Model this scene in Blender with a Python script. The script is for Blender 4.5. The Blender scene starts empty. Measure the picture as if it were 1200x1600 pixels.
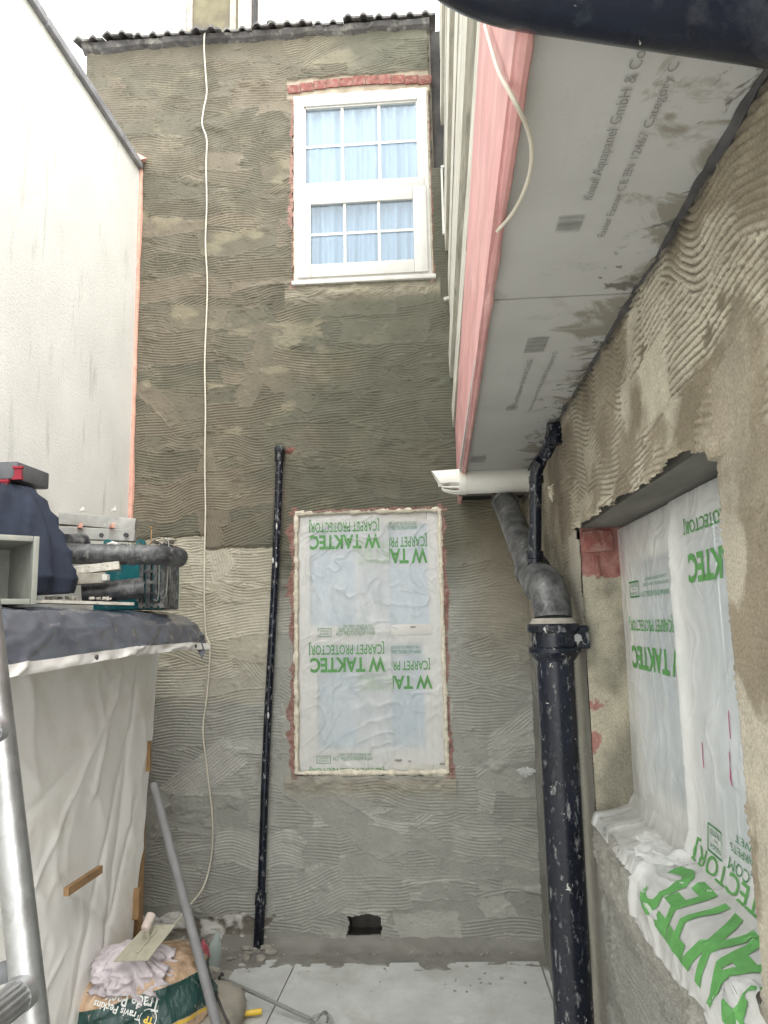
import bpy, bmesh, math, random
import numpy as np
from mathutils import Vector, Matrix
from mathutils.bvhtree import BVHTree
R_ = math.radians
SC = bpy.context.scene
COL = SC.collection
random.seed(7)

# ------------------------------------------------------------------ camera, sky, sun, exposure
FPX = 1155.0                    # focal length in pixels of the 1200x1600 photograph
H = 1.72                        # eye height
_Y = np.array([684 - 600, -(971 - 800), -FPX]); _Y /= np.linalg.norm(_Y)
_Z = np.array([-0.03, 1.0, 0.0]); _Z = _Z - _Y * _Z.dot(_Y); _Z /= np.linalg.norm(_Z)
_X = np.cross(_Y, _Z)
CAMM = np.stack([_X, _Y, _Z], 1)          # camera <- world
cam_d = bpy.data.cameras.new('camera'); cam = bpy.data.objects.new('camera', cam_d); COL.objects.link(cam)
cam_d.sensor_fit = 'VERTICAL'; cam_d.sensor_height = 36.0; cam_d.lens = FPX / 1600 * 36.0
cam_d.clip_start = 0.02; cam_d.clip_end = 500
mw = Matrix(CAMM.T.tolist()).to_4x4(); mw.translation = (0, 0, H); cam.matrix_world = mw
SC.camera = cam

SUN_EL, SUN_AZ = R_(50), R_(146)          # high, behind the camera and to its right
world = bpy.data.worlds.new('World'); SC.world = world; world.use_nodes = True
wn = world.node_tree.nodes; wl = world.node_tree.links
bg = wn['Background']; sky = wn.new('ShaderNodeTexSky'); sky.sky_type = 'NISHITA'; sky.sun_disc = False
sky.sun_elevation = SUN_EL; sky.sun_rotation = SUN_AZ; sky.air_density = 1.0; sky.dust_density = 4.0; sky.ozone_density = 1.0
hs = wn.new('ShaderNodeHueSaturation'); hs.inputs['Saturation'].default_value = 0.12
wl.new(sky.outputs[0], hs.inputs['Color'])
cl = wn.new('ShaderNodeMix'); cl.data_type = 'RGBA'; cl.inputs[0].default_value = .8       # even white cloud over the sky
cl.inputs[7].default_value = (10.6, 10.7, 10.4, 1); wl.new(hs.outputs[0], cl.inputs[6]); wl.new(cl.outputs[2], bg.inputs['Color'])
bg.inputs['Strength'].default_value = 0.15
sun_d = bpy.data.lights.new('sun', 'SUN'); sun = bpy.data.objects.new('sun', sun_d); COL.objects.link(sun)
sun_d.energy = 1.0; sun_d.angle = R_(22); sun_d.color = (1.0, 0.97, 0.92)
sdir = Vector((math.sin(SUN_AZ) * math.cos(SUN_EL), math.cos(SUN_AZ) * math.cos(SUN_EL), math.sin(SUN_EL)))
sun.rotation_euler = (-sdir).to_track_quat('-Z', 'Y').to_euler()
SC.view_settings.view_transform = 'Standard'; SC.view_settings.look = 'None'
SC.view_settings.gamma = 1.0; SC.view_settings.use_curve_mapping = False
SC.view_settings.exposure = 1.38

# ------------------------------------------------------------------ where things stand
D = 4.185                       # rear wall
RW = 0.43                       # right house wall
WW = -1.785                     # neighbour's white wall
SOF = H + 0.662                 # soffit height
JX = 0.128                      # left face of the overhang

def px(u, v, X=None, Y=None, Z=None):
    d = CAMM.T @ np.array([u - 600, -(v - 800), -FPX])
    t = X / d[0] if X is not None else (Y / d[1] if Y is not None else (Z - H) / d[2])
    return Vector((d[0] * t, d[1] * t, d[2] * t + H))

# ------------------------------------------------------------------ materials
def new_mat(name):
    m = bpy.data.materials.new(name); m.use_nodes = True
    nt = m.node_tree; return m, nt, nt.nodes['Principled BSDF']
def ramp(nt, fac, a, b, c0=(0, 0, 0, 1), c1=(1, 1, 1, 1)):
    r = nt.nodes.new('ShaderNodeValToRGB'); r.color_ramp.elements[0].position = a; r.color_ramp.elements[1].position = b
    r.color_ramp.elements[0].color = c0; r.color_ramp.elements[1].color = c1
    nt.links.new(fac, r.inputs[0]); return r.outputs[0]
def noise(nt, scale, detail=4, rough=.55, vec=None, dist=0.0):
    n = nt.nodes.new('ShaderNodeTexNoise'); n.inputs['Scale'].default_value = scale
    n.inputs['Detail'].default_value = detail; n.inputs['Roughness'].default_value = rough; n.inputs['Distortion'].default_value = dist
    if vec is not None: nt.links.new(vec, n.inputs['Vector'])
    return n.outputs['Fac']
def coords(nt, scale=(1, 1, 1), out='Object'):
    t = nt.nodes.new('ShaderNodeTexCoord'); mp = nt.nodes.new('ShaderNodeMapping'); mp.inputs['Scale'].default_value = scale
    nt.links.new(t.outputs[out], mp.inputs[0]); return mp.outputs[0]
def mix(nt, fac, a, b, mode='MIX'):
    m = nt.nodes.new('ShaderNodeMix'); m.data_type = 'RGBA'; m.blend_type = mode
    for k, v in ((0, fac), (6, a), (7, b)):
        if hasattr(v, 'is_output'): nt.links.new(v, m.inputs[k])
        else: m.inputs[k].default_value = v if k == 0 else (*v[:3], 1)
    return m.outputs[2]
def bump(nt, p, h, strength, dist):
    b = nt.nodes.new('ShaderNodeBump'); b.inputs['Strength'].default_value = strength; b.inputs['Distance'].default_value = dist
    nt.links.new(h, b.inputs['Height']); nt.links.new(b.outputs[0], p.inputs['Normal'])
def M(name, col, rough=.6, var=.15, vscale=8, bmp=0.0, bscale=60, metal=0.0, specks=None, dust=None, stretch=(1, 1, 1), spec=.5, streak=None):
    """base colour with mottling; dust=(colour, amount, scale) for dirt films; specks=(colour, amount, scale) for splashes"""
    m, nt, p = new_mat(name)
    vec = coords(nt, stretch)
    dk = tuple(c * (1 - var) for c in col); lt = tuple(min(1, c * (1 + var)) for c in col)
    c = mix(nt, ramp(nt, noise(nt, vscale, 6, .6, vec), .3, .7), dk, lt)
    if dust:
        c = mix(nt, ramp(nt, noise(nt, dust[2], 7, .68, vec, .4), 1 - dust[1] - .12, 1 - dust[1] + .12), c, dust[0])
    if streak:
        c = mix(nt, ramp(nt, noise(nt, streak[2], 5, .6, coords(nt, streak[3])), 1 - streak[1] - .06, 1 - streak[1] + .1), c, streak[0])
    if specks:
        c = mix(nt, ramp(nt, noise(nt, specks[2], 4, .55, vec, 1.2), 1 - specks[1], 1 - specks[1] + .03), c, specks[0])
    nt.links.new(c, p.inputs['Base Color']); p.inputs['Roughness'].default_value = rough; p.inputs['Metallic'].default_value = metal
    p.inputs['Specular IOR Level'].default_value = spec
    if bmp: bump(nt, p, noise(nt, bscale, 5, .6, vec), bmp, .004)
    return m
def M_tone(name, rough, bmp=.35, mott=.15, grit=.16):
    m, nt, p = new_mat(name)
    a = nt.nodes.new('ShaderNodeAttribute'); a.attribute_name = 'tone'
    vec = coords(nt)
    n1 = ramp(nt, noise(nt, 9, 8, .65, vec), .25, .75, (1 - mott,) * 3 + (1,), (1 + mott,) * 3 + (1,))
    n2 = ramp(nt, noise(nt, 210, 4, .7, vec), .32, .68, (1 - grit,) * 3 + (1,), (1 + grit,) * 3 + (1,))
    c = mix(nt, 1.0, mix(nt, 1.0, a.outputs['Color'], n1, 'MULTIPLY'), n2, 'MULTIPLY')
    nt.links.new(c, p.inputs['Base Color'])
    nt.links.new(ramp(nt, noise(nt, 5, 4, .6, vec), .3, .7, (rough - .12,) * 3 + (1,), (min(1, rough + .12),) * 3 + (1,)), p.inputs['Roughness'])
    p.inputs['Specular IOR Level'].default_value = .35
    bump(nt, p, noise(nt, 230, 4, .7, vec), bmp, .003)
    return m
MT = {}
MT['render'] = M_tone('wet_render', .72)
MT['dry'] = M_tone('dry_render', .88, .8, .16, .26)
MT['core'] = M('wall_core', (.25, .22, .19), .9)
MT['white_wall'] = M('white_masonry_paint', (.75, .75, .72), .75, .06, 3, .5, 90, streak=((.50, .51, .48), .355, 3.0, (1, 5, .8)), specks=((.5, .47, .42), .27, 42))
MT['coping'] = M('lead_coping', (.26, .26, .28), .6, .3, 10, .3)
MT['salmon'] = M('salmon_sealant', (.60, .33, .26), .7, .2, 20, .3)
MT['upvc'] = M('white_upvc', (.64, .63, .60), .35, .05, 14, dust=((.55, .51, .44), .30, 9))
MT['foam'] = M('cream_foam', (.66, .61, .50), .85, .25, 30, .8, 80)
MT['brick'] = M('red_brick', (.20, .068, .056), .85, .35, 25, .8, 90, dust=((.33, .21, .18), .42, 30))
MT['mortar'] = M('grey_mortar', (.33, .31, .27), .9, .25, 18, .9, 60)
MT['lintel'] = M('concrete_lintel', (.13, .125, .11), .85, .35, 10, .6, 50, stretch=(1, .25, 1))
MT['concrete'] = M('concrete_slab', (.56, .57, .56), .75, .12, 5, .4, 120, dust=((.42, .415, .39), .42, 4), specks=((.17, .17, .16), .285, 50), streak=((.44, .44, .43), .3, 9, (6, .6, 1)))
MT['ground'] = M('yard_ground', (.42, .415, .40), .9, .25, 6, .8, 60)
MT['board'] = M('cement_board', (.46, .46, .445), .85, .07, 4, .15, 150, dust=((.24, .22, .18), .27, 5), specks=((.05, .05, .045), .245, 38))
def board_mat():
    m = MT['board']; nt = m.node_tree; p = nt.nodes['Principled BSDF']; src = p.inputs['Base Color'].links[0].from_socket
    t = nt.nodes.new('ShaderNodeTexCoord'); sp = nt.nodes.new('ShaderNodeSeparateXYZ'); nt.links.new(t.outputs['Object'], sp.inputs[0])
    mr = nt.nodes.new('ShaderNodeMapRange'); mr.inputs['From Min'].default_value = -.53; mr.inputs['From Max'].default_value = -.37; mr.inputs['To Min'].default_value = 0; mr.inputs['To Max'].default_value = .215
    nt.links.new(sp.outputs['X'], mr.inputs['Value'])
    def msk(scale, lo, hi, dist, add=mr.outputs[0]):
        n = noise(nt, scale, 6, .62, t.outputs['Object'], dist); ad = nt.nodes.new('ShaderNodeMath'); ad.operation = 'ADD'; nt.links.new(n, ad.inputs[0]); nt.links.new(add, ad.inputs[1]); return ramp(nt, ad.outputs[0], lo, hi)
    c = mix(nt, msk(7, .66, .74, .8), src, (.27, .255, .215))
    c = mix(nt, msk(11, .74, .79, 1.5), c, (.15, .145, .13)); c = mix(nt, msk(5.3, .80, .84, .6), c, (.32, .19, .17))
    nt.links.new(c, p.inputs['Base Color'])
board_mat()
MT['pink'] = M('pink_primer', (.60, .31, .30), .6, .16, 6, .4, 40, stretch=(1, .4, 2), dust=((.74, .45, .43), .4, 7))
MT['timber'] = M('weathered_timber', (.62, .60, .53), .85, .25, 9, .8, 40, stretch=(6, .35, 6), dust=((.22, .2, .17), .36, 12))
MT['tar'] = M('dark_old_bitumen', (.06, .058, .06), .8, .5, 14, .9, 40)
MT['dark'] = M('dark_void', (.02, .02, .02), .95)
MT['black_pipe'] = M('black_painted_iron', (.006, .0085, .017), .24, .4, 10, .25, 70, spec=.38, dust=((.06, .066, .078), .30, 30), specks=((.50, .49, .46), .32, 46), streak=((.27, .275, .275), .37, 40, (1.5, 1.5, .6)))
MT['overhead'] = M('black_overhead_pipe', (.008, .012, .026), .26, .4, 6, .25, 70, spec=.4, dust=((.07, .08, .10), .36, 9), specks=((.5, .49, .46), .285, 40))
MT['black_plastic'] = M('dusty_black_plastic', (.035, .037, .042), .42, .4, 8, .1, 70, dust=((.15, .152, .152), .46, 20), specks=((.55, .53, .50), .28, 55), streak=((.28, .28, .27), .34, 26, (1.4, 1.4, .6)))
MT['white_pvc'] = M('white_flue_pvc', (.80, .79, .73), .4, .05, 10, dust=((.55, .50, .36), .31, 8), specks=((.30, .25, .17), .27, 36))
MT['cable'] = M('cream_cable', (.62, .58, .49), .5, .08, 10)
MT['sheet'] = M('white_polythene_sheet', (.88, .875, .85), .42, .04, 3, .12, 30, dust=((.70, .64, .54), .36, 2.2), specks=((.2, .18, .14), .235, 34))
MT['tarp'] = M('blue_black_tarp', (.10, .108, .135), .17, .2, 4, .15, 18, dust=((.17, .175, .185), .33, 4))
MT['hem'] = M('white_tarp_hem', (.66, .65, .63), .5, .1, 12, dust=((.4, .38, .34), .3, 8))
MT['wood'] = M('raw_wood', (.33, .20, .095), .7, .3, 8, .4, 60, stretch=(1, 1, 1))
MT['alu'] = M('dull_aluminium', (.36, .365, .37), .42, .15, 8, .2, 60, metal=.85, dust=((.24, .24, .23), .45, 10), specks=((.6, .59, .56), .27, 50))
MT['alu_paint'] = M('dusty_aluminium', (.36, .36, .34), .55, .25, 14, .2, 60, metal=.3, specks=((.7, .68, .63), .3, 40))
MT['grey_plastic'] = M('grey_green_plastic', (.27, .28, .25), .5, .15, 8, dust=((.4, .39, .34), .35, 10))
MT['navy'] = M('navy_cloth', (.017, .023, .042), .9, .25, 10, .5, 300)
MT['case'] = M('dark_grey_case', (.11, .115, .125), .5, .2, 12, specks=((.4, .4, .4), .28, 50))
MT['red'] = M('red_plastic', (.30, .02, .04), .4, .15, 12)
MT['teal'] = M('teal_plastic', (.012, .13, .15), .4, .25, 14, dust=((.3, .32, .31), .32, 25))
MT['dkplastic'] = M('dark_crate_plastic', (.055, .06, .065), .5, .3, 20, dust=((.3, .3, .28), .42, 22))
MT['scrap'] = M('pale_debris', (.55, .52, .46), .9, .3, 30, .5)
MT['tan_bag'] = M('tan', (.4, .3, .2), .5)
MT['rag'] = M('lilac_grey_rag', (.58, .53, .56), .9, .2, 14, .5, 90, dust=((.30, .27, .25), .36, 12))
MT['steel'] = M('plaster_smeared_steel', (.44, .42, .33), .55, .15, 9, .2, 60, metal=.25, dust=((.28, .26, .2), .38, 11))
MT['trowel_handle'] = M('pale_handle', (.55, .47, .42), .7, .2, 20, .3)
MT['grey_pole'] = M('grey_pole', (.20, .20, .205), .6, .2, 14, .2, 50, stretch=(1, 1, .3))
MT['grey_bag'] = M('dusty_grey_sack', (.36, .33, .28), .55, .2, 8, .4, 40)
MT['yellow'] = M('yellow_plastic', (.75, .50, .04), .4, .08, 12)
MT['galv'] = M('galvanised_steel', (.30, .32, .31), .5, .25, 18, .2, 50, metal=.5, dust=((.32, .31, .28), .45, 16))
MT['pinkpack'] = M('pink_packet', (.50, .13, .16), .4, .15, 14)
MT['olive'] = M('olive_render', (.165, .148, .094), .9, .25, 7, .6, 60, dust=((.10, .085, .072), .42, 3))
MT['cream_side'] = M('pale_stack_face', (.68, .62, .52), .9, .1, 8, .4, 60)
MT['tile'] = M('dark_roof_tile', (.10, .095, .095), .85, .4, 16, .6, 50, dust=((.33, .32, .28), .36, 14))
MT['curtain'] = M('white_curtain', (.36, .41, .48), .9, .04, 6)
MT['glass_back'] = M('pale_blue_backing', (.60, .65, .69), .15, .05, 2)  # sky reflection of the glass put into this backing's colour
MT['print'] = M('green_print', (.09, .28, .075), .5, .18, 30)
MT['print2'] = M('dark_green_print', (.05, .20, .07), .5, .1, 30)
MT['ink'] = M('grey_ink', (.255, .255, .25), .8, .2, 40)
MT['bag_white'] = M('white_print', (.72, .74, .72), .5, .1, 30)
MT['bag_yellow'] = M('yellow_print', (.75, .52, .05), .5)
MT['magenta'] = M('magenta_marker', (.40, .05, .16), .5)

def film_mat(name, opac, col=(.86, .87, .87)):
    m, nt, p = new_mat(name)
    p.inputs['Base Color'].default_value = (*col, 1); p.inputs['Roughness'].default_value = .14
    tr = nt.nodes.new('ShaderNodeBsdfTransparent'); tl = nt.nodes.new('ShaderNodeBsdfTranslucent'); tl.inputs[0].default_value = (*col, 1)
    a = nt.nodes.new('ShaderNodeMixShader'); a.inputs[0].default_value = .3
    nt.links.new(p.outputs[0], a.inputs[1]); nt.links.new(tl.outputs[0], a.inputs[2])
    b = nt.nodes.new('ShaderNodeMixShader')
    f = ramp(nt, noise(nt, 6, 5, .6, coords(nt, (1, 1, .8)), .8), .3, .75, (opac - .12,) * 3 + (1,), (min(1, opac + .2),) * 3 + (1,))
    nt.links.new(f, b.inputs[0]); nt.links.new(tr.outputs[0], b.inputs[1]); nt.links.new(a.outputs[0], b.inputs[2])
    nt.links.new(b.outputs[0], nt.nodes['Material Output'].inputs['Surface'])
    bump(nt, p, noise(nt, 16, 5, .6, coords(nt, (1.6, 1.6, .7)), 1.5), .14, .005)
    return m
MT['film'] = film_mat('milky_film', .56)
MT['film_dense'] = film_mat('white_film', .68)
def glass_mat():
    m, nt, p = new_mat('window_glass'); nt.nodes.remove(p)
    tr = nt.nodes.new('ShaderNodeBsdfTransparent'); tr.inputs[0].default_value = (.895, .945, .98, 1)
    g = nt.nodes.new('ShaderNodeBsdfGlossy'); g.inputs['Roughness'].default_value = .02; g.inputs[0].default_value = (.85, .93, 1, 1)
    lwt = nt.nodes.new('ShaderNodeLayerWeight'); lwt.inputs['Blend'].default_value = .35; fr = type('o', (), {'outputs': [ramp(nt, lwt.outputs['Facing'], 0, 1, (.04,) * 3 + (1,), (.45,) * 3 + (1,))]})
    s = nt.nodes.new('ShaderNodeMixShader'); nt.links.new(fr.outputs[0], s.inputs[0])
    nt.links.new(tr.outputs[0], s.inputs[1]); nt.links.new(g.outputs[0], s.inputs[2])
    nt.links.new(s.outputs[0], nt.nodes['Material Output'].inputs['Surface']); return m
MT['glass'] = glass_mat()
def clear_mat():
    m, nt, p = new_mat('clear_bottle_plastic')
    p.inputs['Base Color'].default_value = (.55, .62, .60, 1); p.inputs['Roughness'].default_value = .12
    tr = nt.nodes.new('ShaderNodeBsdfTransparent'); tr.inputs[0].default_value = (.8, .88, .86, 1)
    s = nt.nodes.new('ShaderNodeMixShader'); s.inputs[0].default_value = .55
    nt.links.new(tr.outputs[0], s.inputs[1]); nt.links.new(p.outputs[0], s.inputs[2])
    nt.links.new(s.outputs[0], nt.nodes['Material Output'].inputs['Surface']); return m
MT['clear'] = clear_mat()
def bag_mat():
    """clear sack full of tan sand with a printed green band and a yellow stripe"""
    m, nt, p = new_mat('printed_sand_sack')
    t = nt.nodes.new('ShaderNodeTexCoord'); sp = nt.nodes.new('ShaderNodeSeparateXYZ'); nt.links.new(t.outputs['Object'], sp.inputs[0])
    vec = coords(nt)
    sand = mix(nt, ramp(nt, noise(nt, 10, 6, .6, vec, 1.0), .35, .65), (.30, .19, .11), (.56, .40, .27))
    def band(lo, hi):
        a = nt.nodes.new('ShaderNodeMath'); a.operation = 'GREATER_THAN'; a.inputs[1].default_value = lo
        b = nt.nodes.new('ShaderNodeMath'); b.operation = 'LESS_THAN'; b.inputs[1].default_value = hi
        c = nt.nodes.new('ShaderNodeMath'); c.operation = 'MULTIPLY'
        nt.links.new(sp.outputs['Z'], a.inputs[0]); nt.links.new(sp.outputs['Z'], b.inputs[0])
        nt.links.new(a.outputs[0], c.inputs[0]); nt.links.new(b.outputs[0], c.inputs[1]); return c.outputs[0]
    c = mix(nt, band(-.045, .085), sand, (.014, .052, .047))
    c = mix(nt, ramp(nt, noise(nt, 6, 6, .7, vec, .6), .5, .75), c, (.24, .21, .17)) if False else c
    c = mix(nt, band(-.062, -.049), c, (.62, .42, .05))
    c = mix(nt, ramp(nt, noise(nt, 16, 5, .7, coords(nt, (1, 1, .5)), 1.5), .58, .70), c, (.44, .41, .36))
    nt.links.new(c, p.inputs['Base Color']); p.inputs['Roughness'].default_value = .25
    bump(nt, p, noise(nt, 18, 5, .6, coords(nt, (1.5, 1.5, .6)), 2), .6, .01)
    return m
MT['sack'] = bag_mat()

# ------------------------------------------------------------------ objects
def tag(o, label, cat, group=None):
    o['label'] = label; o['category'] = cat
    if group: o['group'] = group
    return o
def thing(name, label, cat, loc=(0, 0, 0), group=None):
    o = bpy.data.objects.new(name, None); COL.objects.link(o); o.location = loc; o.empty_display_size = .05
    return tag(o, label, cat, group)
def link(name, me, mat, parent=None, smooth=False):
    o = bpy.data.objects.new(name, me); COL.objects.link(o)
    if mat is not None and not me.materials: me.materials.append(MT[mat] if isinstance(mat, str) else mat)
    if smooth: me.polygons.foreach_set('use_smooth', np.ones(len(me.polygons), bool))
    if parent is not None:
        o.parent = parent
        wm = Matrix.Translation(parent.location)
        if parent.parent: wm = Matrix.Translation(parent.parent.location) @ wm
        me.transform(wm.inverted()) if not me.get('loc') else None
        me['loc'] = 1
    return o
def mesh(name, vs, fs):
    me = bpy.data.meshes.new(name); me.from_pydata([tuple(v) for v in vs], [], fs); me.update(); return me
class B:
    """collects shapes for ONE mesh object"""
    def __init__(s): s.v = []; s.f = []
    def add(s, vs, fs):
        n = len(s.v); s.v += [Vector(v) for v in vs]; s.f += [[i + n for i in f] for f in fs]; return s
    def box(s, a, b, rot=None, piv=None, bev=0.0, jit=0.0):
        a, b = Vector(a), Vector(b)
        lo = Vector([min(a[i], b[i]) for i in range(3)]); hi = Vector([max(a[i], b[i]) for i in range(3)])
        bm = bmesh.new(); bmesh.ops.create_cube(bm, size=1)
        for v in bm.verts:
            v.co = Vector([lo[i] + (v.co[i] + .5) * (hi[i] - lo[i]) for i in range(3)])
            if jit: v.co += Vector([random.uniform(-jit, jit) for _ in range(3)])
        if bev: bmesh.ops.bevel(bm, geom=bm.edges[:], offset=bev, segments=2, affect='EDGES', profile=.6)
        if rot is not None:
            c = piv if piv is not None else (lo + hi) / 2
            for v in bm.verts: v.co = rot @ (v.co - c) + c
        bm.verts.index_update()
        s.add([v.co.copy() for v in bm.verts], [[v.index for v in f.verts] for f in bm.faces]); bm.free(); return s
    def bar(s, p, q, w, h, up=(0, 0, 1), bev=0.0):
        """box of width w and height h from p to q"""
        p, q = Vector(p), Vector(q); d = q - p; L = d.length; y = d.normalized(); u = Vector(up)
        x = y.cross(u).normalized(); z = x.cross(y); m = Matrix((x, y, z)).transposed()
        t = B().box((-w / 2, 0, -h / 2), (w / 2, L, h / 2), bev=bev)
        return s.add([m @ v + p for v in t.v], t.f)
    def tube(s, pts, r, n=16, caps=True):
        pts = [Vector(p) for p in pts]; rs = r if isinstance(r, (list, tuple)) else [r] * len(pts)
        vs, fs = [], []; prev = None
        for i, p in enumerate(pts):
            if i == 0: t = pts[1] - pts[0]
            elif i == len(pts) - 1: t = pts[-1] - pts[-2]
            else: t = (pts[i + 1] - p).normalized() + (p - pts[i - 1]).normalized()
            if t.length < 1e-9: t = pts[-1] - pts[0]
            t.normalize()
            if prev is None:
                a = Vector((0, 0, 1)) if abs(t.z) < .9 else Vector((1, 0, 0))
                x = (a - t * a.dot(t)).normalized()
            else: x = (prev - t * prev.dot(t)).normalized()
            prev = x; y = t.cross(x)
            for k in range(n):
                an = 2 * math.pi * k / n; vs.append(p + (x * math.cos(an) + y * math.sin(an)) * rs[i])
        for i in range(len(pts) - 1):
            for k in range(n):
                fs.append([i * n + k, i * n + (k + 1) % n, (i + 1) * n + (k + 1) % n, (i + 1) * n + k])
        if caps: fs.append(list(range(n))[::-1]); fs.append([(len(pts) - 1) * n + k for k in range(n)])
        return s.add(vs, fs)
    def prism(s, poly, d):
        """polygon (list of Vectors) swept by vector d"""
        n = len(poly); d = Vector(d); vs = [Vector(p) for p in poly] + [Vector(p) + d for p in poly]
        return s.add(vs, [list(range(n))[::-1], [n + i for i in range(n)]] + [[i, (i + 1) % n, n + (i + 1) % n, n + i] for i in range(n)])
    def build(s, name, mat, parent=None, smooth=False, fix=True):
        me = mesh(name, s.v, s.f)
        if fix:
            bm = bmesh.new(); bm.from_mesh(me); bmesh.ops.recalc_face_normals(bm, faces=bm.faces[:]); bm.to_mesh(me); bm.free()
        o = link(name, me, mat, parent)
        if smooth:
            me.polygons.foreach_set('use_smooth', np.ones(len(me.polygons), bool)); me.set_sharp_from_angle(angle=R_(38))
        return o
def curve_pts(pts, n=8):
    """Catmull-Rom through the points"""
    P = [Vector(p) for p in pts]; P = [P[0] * 2 - P[1]] + P + [P[-1] * 2 - P[-2]]; out = []
    for i in range(1, len(P) - 2):
        for k in range(n):
            t = k / n; a, b, c, d = P[i - 1:i + 3]
            out.append(.5 * ((2 * b) + (c - a) * t + (2 * a - 5 * b + 4 * c - d) * t * t + (3 * b - a - 3 * c + d) * t ** 3))
    return out + [P[-2]]
_TAB = np.random.default_rng(3).random((256, 256))
def vnoise(x, y, seed=0):
    x = np.asarray(x, float) + seed * 17.31; y = np.asarray(y, float) + seed * 9.77
    xi = np.floor(x).astype(int); yi = np.floor(y).astype(int); fx = x - xi; fy = y - yi
    fx = fx * fx * (3 - 2 * fx); fy = fy * fy * (3 - 2 * fy); g = lambda a, b: _TAB[a % 256, b % 256]
    return (g(xi, yi) * (1 - fx) + g(xi + 1, yi) * fx) * (1 - fy) + (g(xi, yi + 1) * (1 - fx) + g(xi + 1, yi + 1) * fx) * fy
def fbm(x, y, seed=0, o=4):
    s = 0; a = .5; t = 0
    for i in range(o): s = s + a * vnoise(x * 2 ** i, y * 2 ** i, seed + i * 3); t += a; a *= .5
    return s / t
def grid_mesh(name, P, keep=None, tone=None):
    """P: (m, n, 3) points; keep: (m-1, n-1) faces kept"""
    m, n = P.shape[:2]; idx = np.arange(m * n).reshape(m, n)
    q = np.stack([idx[:-1, :-1], idx[1:, :-1], idx[1:, 1:], idx[:-1, 1:]], -1)
    q = q[keep] if keep is not None else q.reshape(-1, 4)
    used = np.zeros(m * n, bool); used[q] = True; new = np.cumsum(used) - 1; q = new[q]
    co = P.reshape(-1, 3)[used]; me = bpy.data.meshes.new(name)
    me.vertices.add(len(co)); me.vertices.foreach_set('co', co.astype(np.float32).ravel())
    me.loops.add(q.size); me.loops.foreach_set('vertex_index', q.astype(np.int32).ravel())
    me.polygons.add(len(q)); me.polygons.foreach_set('loop_start', np.arange(0, q.size, 4, dtype=np.int32))
    me.polygons.foreach_set('use_smooth', np.ones(len(q), bool))
    if tone is not None:
        at = me.attributes.new('tone', 'FLOAT_COLOR', 'POINT')
        c = np.ones((len(co), 4), np.float32); c[:, :3] = tone.reshape(-1, 3)[used]; at.data.foreach_set('color', c.ravel())
    me.update(calc_edges=True); me.validate(); return me

# ------------------------------------------------------------------ lettering
def letters(body, w, h, bold=0.0, step=.014):
    """flat lettering, w x h metres, as (2-D points, faces)"""
    cu = bpy.data.curves.new('txt', 'FONT'); cu.body = body; cu.size = 1; cu.offset = bold; cu.fill_mode = 'FRONT'; cu.resolution_u = 3
    o = bpy.data.objects.new('txt', cu); COL.objects.link(o)
    dg = bpy.context.evaluated_depsgraph_get(); me = bpy.data.meshes.new_from_object(o.evaluated_get(dg))
    bpy.data.objects.remove(o); bpy.data.curves.remove(cu)
    bm = bmesh.new(); bm.from_mesh(me); bpy.data.meshes.remove(me)
    xs = [v.co.x for v in bm.verts]; ys = [v.co.y for v in bm.verts]; x0, x1, y0, y1 = min(xs), max(xs), min(ys), max(ys)
    for v in bm.verts: v.co = Vector(((v.co.x - x0) / (x1 - x0) * w, (v.co.y - y0) / (y1 - y0) * h, 0))
    for ax, L in ((0, w), (1, h)):
        for k in range(1, int(L / step) + 1):
            c = Vector((0, 0, 0)); c[ax] = k * step; nn = Vector((0, 0, 0)); nn[ax] = 1
            bmesh.ops.bisect_plane(bm, geom=bm.verts[:] + bm.edges[:] + bm.faces[:], plane_co=c, plane_no=nn, dist=1e-6)
    bm.verts.index_update()
    out = ([(v.co.x, v.co.y) for v in bm.verts], [[v.index for v in f.verts] for f in bm.faces]); bm.free(); return out
def put_letters(name, parts, fn, mat, parent, ok=None):
    """parts: list of (body, x, y, w, h, bold) in the text's own plane; fn(x, y) -> point; one mesh"""
    b = B()
    for body, x, y, w, h, bold in parts:
        vs, fs = letters(body, w, h, bold) if isinstance(body, str) else body
        P = [fn(x + a, y + c) for a, c in vs]
        if ok: fs = [f for f in fs if all(P[i] is not None and ok(P[i]) for i in f)]
        else: fs = [f for f in fs if all(P[i] is not None for i in f)]
        b.add([p if p is not None else Vector((0, 0, 0)) for p in P], fs)
    used = sorted({i for f in b.f for i in f}); mp = {i: k for k, i in enumerate(used)}
    b.v = [b.v[i] for i in used]; b.f = [[mp[i] for i in f] for f in b.f]
    return b.build(name, mat, parent, fix=False)
def frame_letters(w, h, t):
    return ([(0, 0), (w, 0), (w, h), (0, h), (t, t), (w - t, t), (w - t, h - t), (t, h - t)],
            [[0, 1, 5, 4], [1, 2, 6, 5], [2, 3, 7, 6], [3, 0, 4, 7]])

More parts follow.
